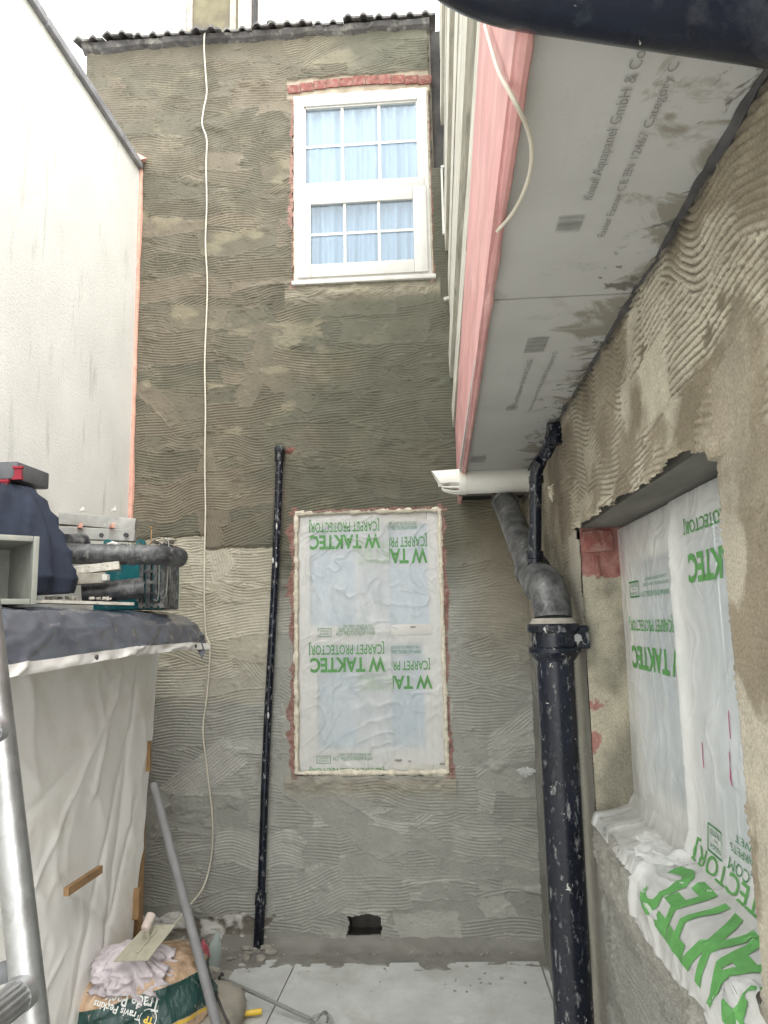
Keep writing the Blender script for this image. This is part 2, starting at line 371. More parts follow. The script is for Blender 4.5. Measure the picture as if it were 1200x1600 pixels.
# ------------------------------------------------------------------ trowelled render
def combed(U, V, n, seed, amp, pitch, wave, flat, tints, sharp=1.0):
    """height and tint of trowel strokes over a wall; U along, V up"""
    rg = np.random.default_rng(seed); uu, vv = np.meshgrid(U, V, indexing='ij')
    Hh = np.full(uu.shape, amp * .4); G = np.full(uu.shape, .5); T = np.full(uu.shape, tints[0])
    wob = fbm(uu * 3, vv * 3, seed) - .5; edge = fbm(uu * 22, vv * 22, seed + 5) - .5; fine = fbm(uu * 9, vv * 14, seed + 9)
    u0, u1, v0, v1 = U[0], U[-1], V[0], V[-1]
    for k in range(n):
        cx = rg.uniform(u0 - .1, u1 + .1); cy = rg.uniform(v0 - .1, v1 + .1); L = rg.uniform(.35, 1.1); W = rg.uniform(.12, .27)
        isflat = rg.random() < (flat if cy > 1.75 else flat * 1.5)
        if isflat: L *= .55; W *= .62
        ang = rg.normal(0, .10) if rg.random() < .85 else rg.normal(0, .6)
        A = rg.uniform(.2, 1) * wave; P = rg.uniform(.3, .75); ph = rg.uniform(0, 6.28); bend = rg.normal(0, .12)
        r = L / 2 + W / 2 + A + .08
        i0, i1 = np.searchsorted(U, (cx - r, cx + r)); j0, j1 = np.searchsorted(V, (cy - r, cy + r))
        if i1 - i0 < 3 or j1 - j0 < 3: continue
        S = (slice(i0, i1), slice(j0, j1)); ca, sa = math.cos(ang), math.sin(ang)
        u = (uu[S] - cx) * ca + (vv[S] - cy) * sa; v = -(uu[S] - cx) * sa + (vv[S] - cy) * ca
        t = v - A * np.sin(2 * np.pi * u / P + ph + wob[S] * 3) - bend * u * u
        e = edge[S]; ins = np.minimum(W / 2 - np.abs(t) + e * .03, L / 2 - np.abs(u) + e * .09)
        m = ins > 0
        gc = .75
        if isflat:
            h = amp * (.62 + .5 * (fine[S] - .5)) + .012 * (v * rg.normal(0, .3) + u * rg.normal(0, .1))
        else:
            c = .5 + .5 * np.cos(2 * np.pi * t / pitch + wob[S] * 2)
            if sharp < 1: c = np.clip(c * 1.9, 0, 1) ** .8
            pw = np.clip(fine[S] * 2.6 - .35, .15, 1.1); h = amp * (.12 + c * pw); gc = c * np.clip(pw * 1.6, 0, 1)
        lip = np.exp(-(ins / .006) ** 2) * amp * .55 * (e + .5) * 1.6
        Hh[S] = np.where(m, h + lip, Hh[S]); G[S] = np.where(m, gc, G[S]); tt = rg.choice(len(tints)); T[S] = np.where(m, tints[tt] * .75 + .12 * (fine[S] - .5), T[S])
    Hh += (fbm(uu * 2.2, vv * 2.2, seed + 2) - .5) * .008 + (fbm(uu * 60, vv * 60, seed + 4, 3) - .5) * .0012
    pit = fbm(uu * 75, vv * 75, seed + 31, 2); Hh += np.clip(pit - .74, 0, 1) * .025 - np.clip(.24 - pit, 0, 1) * .02
    # torn lumps and drags
    cr = fbm(uu * 7, vv * 11, seed + 21); Hh += np.clip(cr - .66, 0, 1) * .05
    return uu, vv, Hh, T, G
def lerp3(a, b, t): return np.asarray(a)[None, None] * (1 - t[..., None]) + np.asarray(b)[None, None] * t[..., None]
def rectd(uu, vv, a, b, c, d):
    """signed distance-like: positive inside the rectangle"""
    return np.minimum(np.minimum(uu - a, b - uu), np.minimum(vv - c, d - vv))

# openings (world coordinates)
UWX0, UWX1, UWZ0, UWZ1 = -.815, .037, H + 2.022, H + 3.30        # upper window
LWX0, LWX1, LWZ0, LWZ1 = -.812, .040, H - .825, H + .640         # lower window
VN = (px(545, 1430, Y=D), px(596, 1472, Y=D))                    # air vent hole
SWY0, SWY1, SWZ0, SWZ1 = 1.125, 2.215, H - .545, H + .262        # side window
ROOFZ = H + 3.735
LEFTX = -2.17

# ================================================================== SETTING
g = B(); g.add([(-40, -40, 0), (40, -40, 0), (40, 40, 0), (-40, 40, 0)], [[0, 1, 2, 3]])
ground = g.build('ground', 'ground'); ground['kind'] = 'structure'
def slab(poly, top=.03):
    return B().prism([Vector((p[0], p[1], .004)) for p in poly], (0, 0, top)).build('paving_slab', 'concrete', ground)
fl = lambda u, v: px(u, v, Z=.03)
a_ = fl(462, 1508); b_ = fl(842, 1504)
slab([a_, b_, (b_.x + .02, 2.9), (a_.x - .03, 2.9)], .032)
slab([(-1.05, 3.98), (a_.x - .005, 4.03), (a_.x - .030, 3.2), (-1.10, 3.2)], .029)
slab([(-1.10, 3.19), (a_.x - .046, 3.19), (a_.x - .06, 2.3), (-1.12, 2.3)], .027)
slab([(b_.x + .012, 4.03), (.50, 4.03), (.50, 2.9), (b_.x + .032, 2.9)], .026)
slab([(a_.x - .03, 2.89), (.4, 2.89), (.4, 1.9), (a_.x - .06, 1.9)], .03)
slab([(-1.7, 2.29), (.4, 1.89), (.4, .3), (-1.7, .3)], .029)
pb = B().box((-1.7, .3, .001), (.50, 4.05, .0225)).build('paving_bed', 'mortar'); pb['kind'] = 'structure'
# wet mortar droppings along the foot of the rear wall
U = np.linspace(-1.2, .50, 140); V = np.linspace(D - .30, D + .01, 44); uu, vv = np.meshgrid(U, V, indexing='ij')
d_ = (D - vv) / .30; hgt = .030 + .045 * np.clip(1 - d_ * 2.6, 0, 1) ** 2 + .02 * (fbm(uu * 14, vv * 14, 31) - .5)
front = .40 + .75 * fbm(uu * 5, uu * 0, 33); hgt = np.where(d_ > front, -.01, hgt + .006)
tn = lerp3((.17, .165, .145), (.28, .27, .245), fbm(uu * 8, vv * 8, 35))
mo = link('mortar_droppings', grid_mesh('mortar_droppings', np.stack([uu, vv, hgt], -1), tone=tn), 'render'); mo['kind'] = 'stuff'

# ---------------------------------------------------------------- rear wall
rear = thing('rear_wall', 'tall rear house wall covered in fresh combed grey-brown render', 'wall', (-.85, D, 0))
U = np.arange(LEFTX, .52, .0062); V = np.arange(0, ROOFZ + .01, .0043)
uu, vv, hh, T, G = combed(U, V, 760, 11, .0052, .0165, .022, .30, (.0, .1, .25, .35, .5, .15), 1.0)
nz = fbm(uu * 1.7, vv * 1.7, 41)
low = np.clip((H + .45 - vv) / .5 + (nz - .5) * 1.2, 0, 1)
upl = np.clip((-.55 - uu) / .5 + (vv - H - 1.2) / 2.5 + (fbm(uu * 2.5, vv * 4, 47) - .5) * 1.6, 0, 1)
wet = lerp3((.106, .105, .077), (.134, .130, .097), np.clip(T * 1.3, 0, 1))
pinkish = lerp3((.116, .108, .080), (.180, .150, .112), np.clip(T * 1.9 - .05, 0, 1))
c = wet * (1 - upl[..., None]) + pinkish * upl[..., None]
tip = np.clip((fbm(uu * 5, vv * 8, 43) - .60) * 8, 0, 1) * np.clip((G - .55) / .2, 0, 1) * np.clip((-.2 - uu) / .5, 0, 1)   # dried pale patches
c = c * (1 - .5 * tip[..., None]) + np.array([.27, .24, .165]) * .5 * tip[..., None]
grey = lerp3((.285, .285, .258), (.45, .447, .41), np.clip(T * 1.6, 0, 1))
c = c * (1 - low[..., None]) + grey * low[..., None]
# older dry coat below the wet line at the left of the thin pipe
wetline = H + .435 + .05 * (fbm(uu * 6, uu * 0, 53) - .5) + np.where(uu < -1.33, .07, 0.0)
dry = (uu < -.93) & (vv < wetline) & (vv > H - .35 + .5 * (nz - .5))
dryf = np.clip((vv - (H - .75)) / .7, 0, 1) * dry
c = c * (1 - dryf[..., None]) + lerp3((.36, .335, .265), (.47, .44, .36), np.clip(T * 1.6, 0, 1)) * dryf[..., None]
step = np.clip((vv - wetline) / .02, 0, 1) * (uu < -.93); hh += .010 * step * np.exp(-np.clip(vv - wetline, 0, 9) / .25)
# bottom right strip next to the corner is drier and browner
cor = np.clip((uu - .10) / .2, 0, 1) * np.clip((vv - H + .4) / .4, 0, 1) * (vv < H + .68)
c = c * (1 - .6 * cor[..., None]) + lerp3((.24, .205, .14), (.33, .29, .21), nz) * .6 * cor[..., None]
# broken brick edges and lumpy mortar round the openings
for (x0, x1, z0, z1, wl_, wr, wt, wb) in ((UWX0, UWX1, UWZ0, UWZ1, .014, .005, .0, .0), (LWX0, LWX1, LWZ0, LWZ1, .024, .013, .006, .0)):
    en = np.clip(fbm(uu * 11, vv * 11, 60) * 2.4 - .55, .1, 2) * (.5 + fbm(uu * 40, vv * 40, 61))
    dL = (x0 - uu); dR = (uu - x1); inz = (vv > z0 - .02) & (vv < z1 + .03)
    red = ((dL > -.02) & (dL < wl_ * (en * 1.7)) & inz) | ((dR > -.02) & (dR < wr * (en * 1.8)) & inz) | ((vv > z1 - .02) & (vv < z1 + wt * en * 2) & (uu > x0 - .03) & (uu < x1 + .03))
    rc = lerp3((.15, .05, .042), (.36, .24, .20), fbm(uu * 45, vv * 45, 63))
    c = np.where(red[..., None], rc, c); hh = np.where(red, hh * .4 - .004 + .012 * fbm(uu * 50, vv * 50, 65), hh)
    und = np.exp(-((vv - z0 + .05) / .05) ** 2) * ((uu > x0 - .05) & (uu < x1 + .04))
    lump = fbm(uu * 13, vv * 20, 67); hh += und * .035 * (lump - .25)
    c = c * (1 - .75 * und[..., None]) + lerp3((.22, .20, .155), (.42, .38, .29), lump) * .75 * und[..., None]
# bare rubble plinth with flaking white paint at bottom left
pl = (vv < .17 + .10 * (fbm(uu * 9, vv * 6, 71) - .35)) & (uu < -.93 + .22 * (fbm(uu * 3, vv * 16, 72) - .5))
fl_ = fbm(uu * 16, vv * 20, 73); pc = lerp3((.20, .18, .15), (.66, .65, .62), np.clip((fl_ - .42) * 7, 0, 1))
c = np.where(pl[..., None], pc, c); hh = np.where(pl, -.018 + .035 * fl_, hh)
arch = (uu > UWX0 - .035) & (uu < UWX1 + .025) & (vv > UWZ1 - .02) & (vv < UWZ1 + .118 + .03 * (fbm(uu * 12, vv * 12, 69) - .5))
hh = np.where(arch, -.006, hh); c = np.where(arch[..., None], lerp3((.22, .17, .13), (.42, .37, .29), fbm(uu * 14, vv * 14, 70)), c)
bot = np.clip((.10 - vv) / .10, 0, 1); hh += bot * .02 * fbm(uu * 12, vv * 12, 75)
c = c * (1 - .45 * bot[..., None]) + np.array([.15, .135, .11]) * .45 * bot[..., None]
inset = 1 - np.clip((np.abs(uu - .11) - .04) / .008, 0, 1)
slot = (vv > H + 2.74 + .03 * (nz - .5)) & (uu > .050 + .022 * (fbm(uu * 0 + 1.5, vv * 14, 77) - .5))
c = np.where(slot[..., None], lerp3((.05, .05, .055), (.13, .12, .11), fbm(uu * 12, vv * 12, 79)), c); hh = np.where(slot, -.075 + .02 * fbm(uu * 10, vv * 10, 81), hh)
jag = (fbm(uu * 26, vv * 26, 83) - .5)
hole = (rectd(uu, vv, UWX0, UWX1, UWZ0, UWZ1) > .004 + jag * .012) | (rectd(uu, vv, LWX0, LWX1, LWZ0, LWZ1) > .004 + jag * .016) | \
       (rectd(uu, vv, VN[0].x, VN[1].x, VN[1].z, VN[0].z) > jag * .03)
vd = rectd(uu, vv, VN[0].x, VN[1].x, VN[1].z, VN[0].z); hh += np.exp(-(np.clip(-vd, 0, 1) / .03) ** 2) * .016 * (jag + .6)
jet = (uu > JX + .02) & (vv > SOF + .02)
hole |= jet
keep = ~(hole[:-1, :-1] | hole[1:, :-1] | hole[1:, 1:] | hole[:-1, 1:])
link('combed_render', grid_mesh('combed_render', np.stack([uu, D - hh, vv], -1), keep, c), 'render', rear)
k = B(); y0, y1 = D + .03, D + .28
def rear_core(x0, x1, z0, z1): k.box((x0, y0 + random.uniform(0, .002), z0), (x1, y1, z1))
rear_core(LEFTX + .004, UWX0 - .002, .0, ROOFZ); rear_core(UWX1 + .002, .06, .3, ROOFZ); rear_core(.06, 1.5, .3, H + 2.5)
k.v = k.v[:]; k.box((.062, D + .115, H + 2.5), (.3, D + .2, ROOFZ))
k.box((UWX0, y0, UWZ1 + .002), (UWX1, y1, ROOFZ)); k.box((UWX0, y0, LWZ1 + .002), (UWX1, y1, UWZ0 - .002)); k.box((UWX0, y0, .30), (UWX1, y1, LWZ0 - .002))
k.box((UWX0, y0, 0), (VN[0].x - .01, y1, .297)); k.box((VN[1].x + .01, y0, 0), (.5, y1, .297))
k.build('wall_core', 'core', rear)
v = B(); vx0, vx1, vz0, vz1 = VN[0].x - .012, VN[1].x + .012, VN[1].z - .012, VN[0].z + .012
v.box((vx0, D + .005, vz0 - .02), (vx1, D + .26, vz0)); v.box((vx0, D + .005, vz1), (vx1, D + .26, vz1 + .02)); v.box((vx0 - .02, D + .004, vz0 - .02), (vx0, D + .26, vz1 + .02))
v.box((vx1, D + .004, vz0 - .02), (vx1 + .02, D + .26, vz1 + .02)); v.box((vx0, D + .22, vz0), (vx1, D + .25, vz1))
v.build('vent_lining', 'lintel', rear)
# edge return at the far left end of the wall
B().box((LEFTX - .002, D + .002, 0), (LEFTX + .03, D + .29, ROOFZ)).build('wall_end', 'core', rear)
# arch of bricks over the upper window
bx0, bx1 = UWX0 - .03, UWX1 + .02; nb = 11
for i in range(nb):
    t0, t1 = i / nb, (i + 1) / nb
    zz = lambda t: UWZ1 + .030 + .030 * math.sin(math.pi * t)
    x0, x1 = bx0 + (bx1 - bx0) * t0 + .002, bx0 + (bx1 - bx0) * t1 - .0015; lean = (t0 - .5) * .02
    hgt = random.uniform(.054, .062); dep = random.uniform(.003, .005)
    zm = zz((t0 + t1) / 2) - .012
    p = [Vector((x0, D - dep, zm)), Vector((x1, D - dep, zm)), Vector((x1 + lean, D - dep, zm + hgt)), Vector((x0 + lean, D - dep, zm + hgt))]
    B().prism(p, (0, .05, 0)).build('brick', 'brick', rear)
# ---------------------------------------------------------------- roof over the rear wall
roof = thing('tiled_roof', 'dark tiled roof edge with scalloped tiles above the rear wall', 'roof', (-.9, D, ROOFZ))
nt_ = 12; tw = (.10 - (LEFTX - .06)) / nt_
for i in range(nt_):
    x0 = LEFTX - .06 + i * tw; jz = random.uniform(-.010, .012); jy = random.uniform(-.03, .02); b = B(); n = 25
    pr = [(x0 + tw * k / (n - 1), .024 * (max(0, math.sin(2 * math.pi * (k / (n - 1)) * 2 - .6)) ** .7)) for k in range(n)]
    vs = []
    for yy, zo in ((D - .065 + jy, 0), (D + .36, .16)):
        for x, z in pr: vs.append((x, yy, ROOFZ + .022 + z + zo + jz))
        for x, z in pr: vs.append((x, yy, ROOFZ + .007 + z * .9 + zo + jz))
    fs = []
    for k in range(n - 1):
        fs += [[k, k + 1, 2 * n + k + 1, 2 * n + k], [n + k, 3 * n + k, 3 * n + k + 1, n + k + 1], [k, n + k, n + k + 1, k + 1], [2 * n + k, 2 * n + k + 1, 3 * n + k + 1, 3 * n + k]]
    fs += [[0, 2 * n, 3 * n, n], [n - 1, 2 * n - 1, 4 * n - 1, 3 * n - 1]]
    b.add(vs, fs).build('roof_tile', 'tile', roof)
B().prism([Vector((LEFTX - .05, D + .30, ROOFZ + .10)), Vector((LEFTX - .05, D + 3.5, ROOFZ + 1.2)), Vector((LEFTX - .05, D + 3.5, ROOFZ + 1.1)), Vector((LEFTX - .05, D + .29, ROOFZ))], (3.2, 0, 0)).build('roof_slope', 'tile', roof)
# ragged mortar bedding under the tiles
U = np.linspace(LEFTX - .02, .06, 260); b = B(); vs = []
for x in U:
    z = ROOFZ + .012; dn = .02 + .05 * float(fbm(x * 9, 0.3, 91)) ; ou = .035 + .02 * float(fbm(x * 14, 2.3, 93))
    vs += [(x, D - ou, z), (x, D - ou * .7, z - dn * .6), (x, D + .004, z - dn), (x, D + .02, z)]
for i in range(len(U) - 1):
    for q in range(3): b.f.append([i * 4 + q, i * 4 + q + 1, i * 4 + q + 5, i * 4 + q + 4])
b.v = [Vector(q) for q in vs]; b.build('bedding', 'tile', roof)
# chimney
ch = thing('chimney_stack', 'olive rendered chimney stack rising behind the roof edge', 'chimney', (-1.7, 6, H + 4.4))
ca = px(290, 40, Y=6); cb = px(372, 40, Y=6)
z0, z1 = ROOFZ + .35, ROOFZ + 4.5
B().box((ca.x, 6, z0), (cb.x, 6.75, z1)).build('stack', 'olive', ch)
B().box((cb.x + .001, 6.004, z0), (cb.x + .012, 6.748, z1 - .02)).build('pale_side', 'cream_side', ch)  # right face coloured paler than the rest of the stack
for xx in (ca.x + .012, cb.x - .075): B().box((xx, 5.985, z0), (xx + .055, 5.999, z1)).build('corner_band', 'mortar', ch)
q = cb.x + .03
wires = thing('aerial_bracket', 'bundle of thin wires and bracket fixed to the chimney side', 'wires', (q, 6.4, ROOFZ + .6))
for dy, r in ((0, .012), (.07, .009), (.15, .014)):
    B().tube(curve_pts([(q + .1 * dy, 6.45 + dy, z1), (q, 6.42 + dy, ROOFZ + 2.0), (q + .01, 6.40 + dy, ROOFZ + 1.0), (q + .12, 6.2 + dy, ROOFZ + .68), (q + .3, 5.9, ROOFZ + .6)]), r, 8).build('wire', 'tar', wires)
B().tube([(q + .04, 6.42, ROOFZ + 1.15), (q + .14, 6.42, ROOFZ + 1.15)], .05, 10).build('clamp', 'galv', wires)
ip = px(424, 48, Y=D + .05)
ins = thing('insulator', 'small grey mushroom insulator standing on the roof edge', 'insulator', ip)
B().tube([ip + Vector((0, 0, h)) for h in (-.05, .0, .001, .03, .031, .045, .046, .07, .075, .09)], [.008, .008, .030, .034, .022, .022, .034, .030, .018, .012], 14).build('insulator_body', 'galv', ins, True)

# ---------------------------------------------------------------- neighbour's white wall
WTOP = H + 2.87
ww = thing('white_wall', "neighbour's long white painted wall with a grey coping on top", 'wall', (WW - .12, 1.5, 0))
B().box((WW - .24, -1.6, 0), (WW, D - .012, WTOP - .03)).build('masonry', 'white_wall', ww)
U = np.linspace(-4, D - .02, 60)
c_ = B()
for i in range(5):
    y0 = D - .03 - i * 1.15; c_ = B().box((WW - .30, y0 - 1.14, WTOP - .028), (WW + .025, y0, WTOP + .018), bev=.006)
    c_.build('coping_stone', 'coping', ww)
b = B()
for i, z in enumerate(np.linspace(1.9, WTOP - .35, 26)): pass
pts = [Vector((WW + .004, D - .012, z)) for z in np.linspace(H + .6, WTOP - .02, 60)]
rs = [.006 + .020 * float(fbm(p.z * 3, .5, 95)) for p in pts]
B().tube(pts, rs, 8).build('corner_sealant', 'salmon', ww)
B().tube([px(219, 243, Y=D - .03) + Vector((-.03, 0, 0)), px(223, 247, Y=D - .04) + Vector((0.0, 0, -.01)), px(222, 252, Y=D - .03)], [.02, .03, .015], 10).build('mortar_lump', 'salmon', ww)

# ---------------------------------------------------------------- right house wall
rw = thing('side_wall', 'combed beige and grey rendered side wall under the overhang', 'wall', (RW, 2, 0))
U = np.concatenate([np.arange(.30, 1.3, .0042), np.arange(1.3, 2.5, .0055), np.arange(2.5, D + .02, .0085)]); V = np.concatenate([np.arange(0, 1.25, .0052), np.arange(1.25, SOF + .03, .0026)])
uu, vv, hh, T, G = combed(U, V, 760, 23, .0060, .0138, .026, .30, (.0, .15, .3, .5, .7), .6)
nz = fbm(uu * 1.9, vv * 1.9, 141)
upz = np.clip((vv - H + .25) / .5 + (nz - .5) * .9, 0, 1); near = np.clip((2.2 - uu) / .8 + (nz - .5) * 1.2, 0, 1)
beige = lerp3((.215, .183, .130), (.42, .375, .285), np.clip(T * 1.2 + (fbm(uu * 5, vv * 5, 143) - .5), 0, 1))
brn = lerp3((.20, .172, .128), (.31, .272, .205), np.clip(fbm(uu * 6, vv * 6, 146) * 2 - .5, 0, 1)); pk = lerp3((.28, .215, .17), (.25, .21, .165), fbm(uu * 4, vv * 4, 149))
c = lerp3((.20, .20, .18), (.31, .305, .28), np.clip(T * 1.3, 0, 1))
up = brn * (1 - near[..., None]) + beige * near[..., None]; f3 = np.clip((fbm(uu * 2.4, vv * 2.4, 147) - .52) * 6, 0, 1)[..., None]
up = up * (1 - .7 * f3) + pk * .7 * f3
c = c * (1 - upz[..., None]) + up * upz[..., None]
# ridge tops have dried paler on the near upper part
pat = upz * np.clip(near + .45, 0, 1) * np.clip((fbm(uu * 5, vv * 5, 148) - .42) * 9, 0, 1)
pat = pat * np.clip(.35 + 1.3 * fbm(uu * 14, vv * 14, 144), 0, 1); gr = pat * np.clip((.45 - G) / .2, 0, 1); c = c * (1 - .75 * gr[..., None]) + np.array([.145, .127, .095]) * .75 * gr[..., None]   # furrows painted darker, the shade between ridges put into the colour
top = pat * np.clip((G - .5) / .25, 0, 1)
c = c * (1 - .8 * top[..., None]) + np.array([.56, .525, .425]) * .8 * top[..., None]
nearjamb = (uu < SWY0 + .0) & (vv < SWZ1 + .10 + .25 * (nz - .5)); nj = np.clip((SWZ1 + .16 - vv) / .25 + (fbm(uu * 6, vv * 6, 150) - .5) * 2.2, 0, 1) * np.clip((SWY0 + .06 - uu) / .06, 0, 1)
nj = nj[..., None]; fj = np.clip((fbm(uu * 9, vv * 7, 151) - .47) * 14, 0, 1) * .8 + .2 * fbm(uu * 40, vv * 40, 152); c = c * (1 - nj) + lerp3((.225, .19, .135), (.43, .395, .32), fj) * nj
hh = np.where(nearjamb & (vv > .9), 0.003 + (hh - .003) * np.clip(.12 + (SWY0 - .05 - uu) * 4, .12, .6) + .005 * (fbm(uu * 9, vv * 9, 153) - .5) + .005 * np.abs(fbm(uu * 26, vv * 26, 154) - .5), hh)
# ragged mortar round the opening; thick under the sill
jag = fbm(uu * 24, vv * 24, 155) - .5; so = -rectd(uu, vv, SWY0, SWY1, SWZ0, SWZ1)
ro = np.exp(-(np.clip(so, 0, 1) / .035) ** 2)
toplip = ro * (vv > SWZ1 - .03); hh += toplip * (.010 + .045 * (fbm(uu * 18, vv * 22, 157) - .35))
und = np.exp(-((vv - SWZ0 + .09) / .09) ** 2) * ((uu > SWY0 - .2) & (uu < SWY1 + .02)); lump = fbm(uu * 15, vv * 15, 159)
hh += und * .06 * (lump - .3); c = c * (1 - .8 * und[..., None]) + lerp3((.20, .19, .165), (.36, .35, .32), lump) * .8 * und[..., None]
# smooth flat strip beside the far edge of the opening
st = np.clip((.12 - np.abs(uu - SWY1 - .10)) / .03, 0, 1) * (vv < SWZ1); hh = hh * (1 - .85 * st) + .004 * st
c = c * (1 - .6 * st[..., None]) + np.array([.40, .38, .32]) * .6 * st[..., None]
# dark open joint below the soffit
dj = np.clip((vv - SOF + .035) / .02 + jag, 0, 1); c = c * (1 - .7 * dj[..., None]) + np.array([.06, .055, .045]) * .7 * dj[..., None]
hole = rectd(uu, vv, SWY0, SWY1, SWZ0, SWZ1) > .004 + (fbm(uu * 11, vv * 11, 156) - .5) * .022 + jag * .006
keep = ~(hole[:-1, :-1] | hole[1:, :-1] | hole[1:, 1:] | hole[:-1, 1:])
xw = RW + .040 * np.clip(uu - 2.3, 0, 9)
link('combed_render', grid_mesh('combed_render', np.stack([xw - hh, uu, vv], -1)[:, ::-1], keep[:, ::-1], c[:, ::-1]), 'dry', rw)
k = B(); xa, xb = RW + .016, RW + .30
k.box((xa, .30, 0), (xb, SWY0 - .012, SOF + .02)); k.box((xa + .072, SWY1 + .10, 0), (xb, D - .02, SOF + .02)); k.box((xa, SWY0 - .012, 0), (xb, SWY1 + .012, SWZ0 - .02))
k.box((xa, SWY0 - .012, SWZ1 + .09), (xb, SWY1 + .012, SOF + .02)); k.build('wall_core', 'core', rw)
FX = .535                                  # plane of the side window's film
B().box((RW + .004, SWY0 - .10, SWZ1 + .004), (FX + .10, SWY1 + .10, SWZ1 + .086), jit=.001).build('lintel', 'lintel', rw)
# far jamb: bricks at the top, mortar-smeared below
U = np.linspace(RW - .002, FX + .09, 34); V = np.linspace(SWZ0 - .03, SWZ1 + .004, 190); uu, vv = np.meshgrid(U, V, indexing='ij')
f1 = fbm(uu * 12, vv * 9, 161); jc = lerp3((.23, .215, .17), (.40, .37, .285), np.clip((f1 - .35) * 4, 0, 1))
rr = (vv > SWZ1 - .145 + .05 * (f1 - .5)) | ((f1 > .73) & (uu < RW + .05)) ; jc = np.where(rr[..., None], lerp3((.17, .045, .04), (.40, .22, .19), fbm(uu * 40, vv * 40, 163)), jc)
jh = .006 * (fbm(uu * 20, vv * 20, 165) - .5) + .012 * (f1 - .5)
link('far_jamb', grid_mesh('far_jamb', np.stack([uu, SWY1 + .004 - jh, vv], -1), tone=jc), 'dry', rw)
for i in range(2):
    z1 = SWZ1 - .003 - i * .077
    B().box((RW + .006 + .03 * i, SWY1 - .010, z1 - .066), (FX - .012 - .045 * i, SWY1 + .03, z1), bev=.004, jit=.002).build('brick', 'brick', rw)
B().box((RW + .006, SWY0 - .03, SWZ0 - .03), (FX + .09, SWY0 - .003, SWZ1 + .003)).build('near_jamb', 'mortar', rw)
B().box((RW + .003, SWY0 - .02, SWZ0 - .06), (FX + .09, SWY1 + .02, SWZ0 - .004)).build('sill_bed', 'mortar', rw)

# ---------------------------------------------------------------- overhanging upper storey
ov = thing('overhang_extension', 'overhanging upper storey with grey cement board soffit and pink edge', 'extension', (.8, 2, SOF))
js = [px(765, 470, Z=SOF).y, px(735, 680, Z=SOF).y]
SEND = 3.62
ys = [.34, js[0], js[1], SEND]
soff = []
for i in range(3):
    b = B(); zo = random.uniform(0, .003)
    b.box((JX - .012, ys[i] + .003, SOF + zo), (.62, ys[i + 1] - .003, SOF + .014 + zo)); soff.append(b.build('soffit_board', 'board', ov))
fx = lambda y: .114 + .0105 * (y - .4) ** .8 if y > .4 else .114
EY = [.33, .7, 1.2, 2.0, 3.0, 4.12]
B().prism([Vector((fx(y) - .012, y, SOF - .012)) for y in EY] + [Vector((fx(y) + .008, y, SOF - .012)) for y in EY[::-1]], (0, 0, .44)).build('edge_board', 'pink', ov)
# ragged lower lip of pink coating
pts = [Vector((fx(y) + .001, y, SOF - .013 + .004 * float(fbm(y * 20, .2, 171)))) for y in np.linspace(.34, 4.1, 160)]
B().tube(pts, [.004 + .010 * float(fbm(p.y * 16, .7, 173)) ** 2 for p in pts], 8).build('coating_lip', 'pink', ov)
z = SOF + .44; i = 0
while z < H + 3.75:
    hgt = (.13, .17, .15, .19)[i % 4]; off = (0, .016, -.010, .022, .004)[i % 5]
    y0 = -.6; ys_ = [(.36, 4.17)] if i % 3 else [(.36, 2.1 + .3 * (i % 2)), (2.106 + .3 * (i % 2), 4.17)]
    for a, b_ in ys_:
        B().box((JX + off - .008, a, z), (JX + off + .022, b_, z + hgt - .005), jit=.003).build('cladding_board', 'timber', ov)
    z += hgt; i += 1
B().box((JX + .045, .36, SOF + .03), (2.2, D - .01, H + 3.75)).build('storey_core', 'core', ov)
B().box((JX + .02, SEND + .02, SOF + .02), (.6, D, SOF + .03)).build('void_top', 'dark', ov)
B().box((JX - .004, SEND + .1, SOF - .03), (.60, SEND + .14, SOF + .016)).build('noggin', 'lintel', ov)
# print on the soffit boards: reads towards the camera, letters' tops to the left
def soffit_fn(x0, y0): return lambda a, b: Vector((x0 - b, y0 - a, SOF - .0022))
p1 = px(930, 310, Z=SOF); p2 = px(948, 368, Z=SOF)
put_letters('board_print', [('Knauf Aquapanel GmbH & Co KG', 0, 0, .355, .020, .0)], soffit_fn(p1.x, p1.y), 'ink', soff[0])
put_letters('board_print', [('Easier Faster CE EN 12467 Category C', 0, 0, .41, .017, .0)], soffit_fn(p2.x, p2.y), 'ink', soff[0])
def bars(x, y, seed, L=.05, W=.042):
    rb = random.Random(seed); out = B(); t = 0
    while t < L:
        w = rb.choice((.0008, .0014, .002)); out.add([Vector((x - W, y - t, SOF - .0022)), Vector((x, y - t, SOF - .0022)), Vector((x, y - t - w, SOF - .0022)), Vector((x - W, y - t - w, SOF - .0022))], [[0, 1, 2, 3]]); t += w + rb.choice((.001, .0016, .0024))
    return out
p3 = px(905, 360, Z=SOF); bars(p3.x, p3.y, 1).build('barcode', 'ink', soff[0])
p4 = px(806, 640, Z=SOF); p5 = px(832, 640, Z=SOF)
put_letters('board_print', [('Knauf Aquapanel GmbH & Co KG', 0, 0, .40, .018, .0)], soffit_fn(p4.x, p4.y - .06), 'ink', soff[1])
put_letters('board_print', [('Easier Faster CE EN 12467 Category C', 0, 0, .52, .015, .0)], soffit_fn(p5.x, p5.y), 'ink', soff[1])
bars(p4.x + .003, p4.y, 2, .05, .035).build('barcode', 'ink', soff[1]); p6 = px(838, 545, Z=SOF); bars(p6.x + .02, p6.y + .02, 3, .10, .05).build('barcode', 'ink', soff[1])
p7 = px(757, 722, Z=SOF); bars(p7.x, p7.y, 4, .12, .06).build('barcode', 'ink', soff[2])
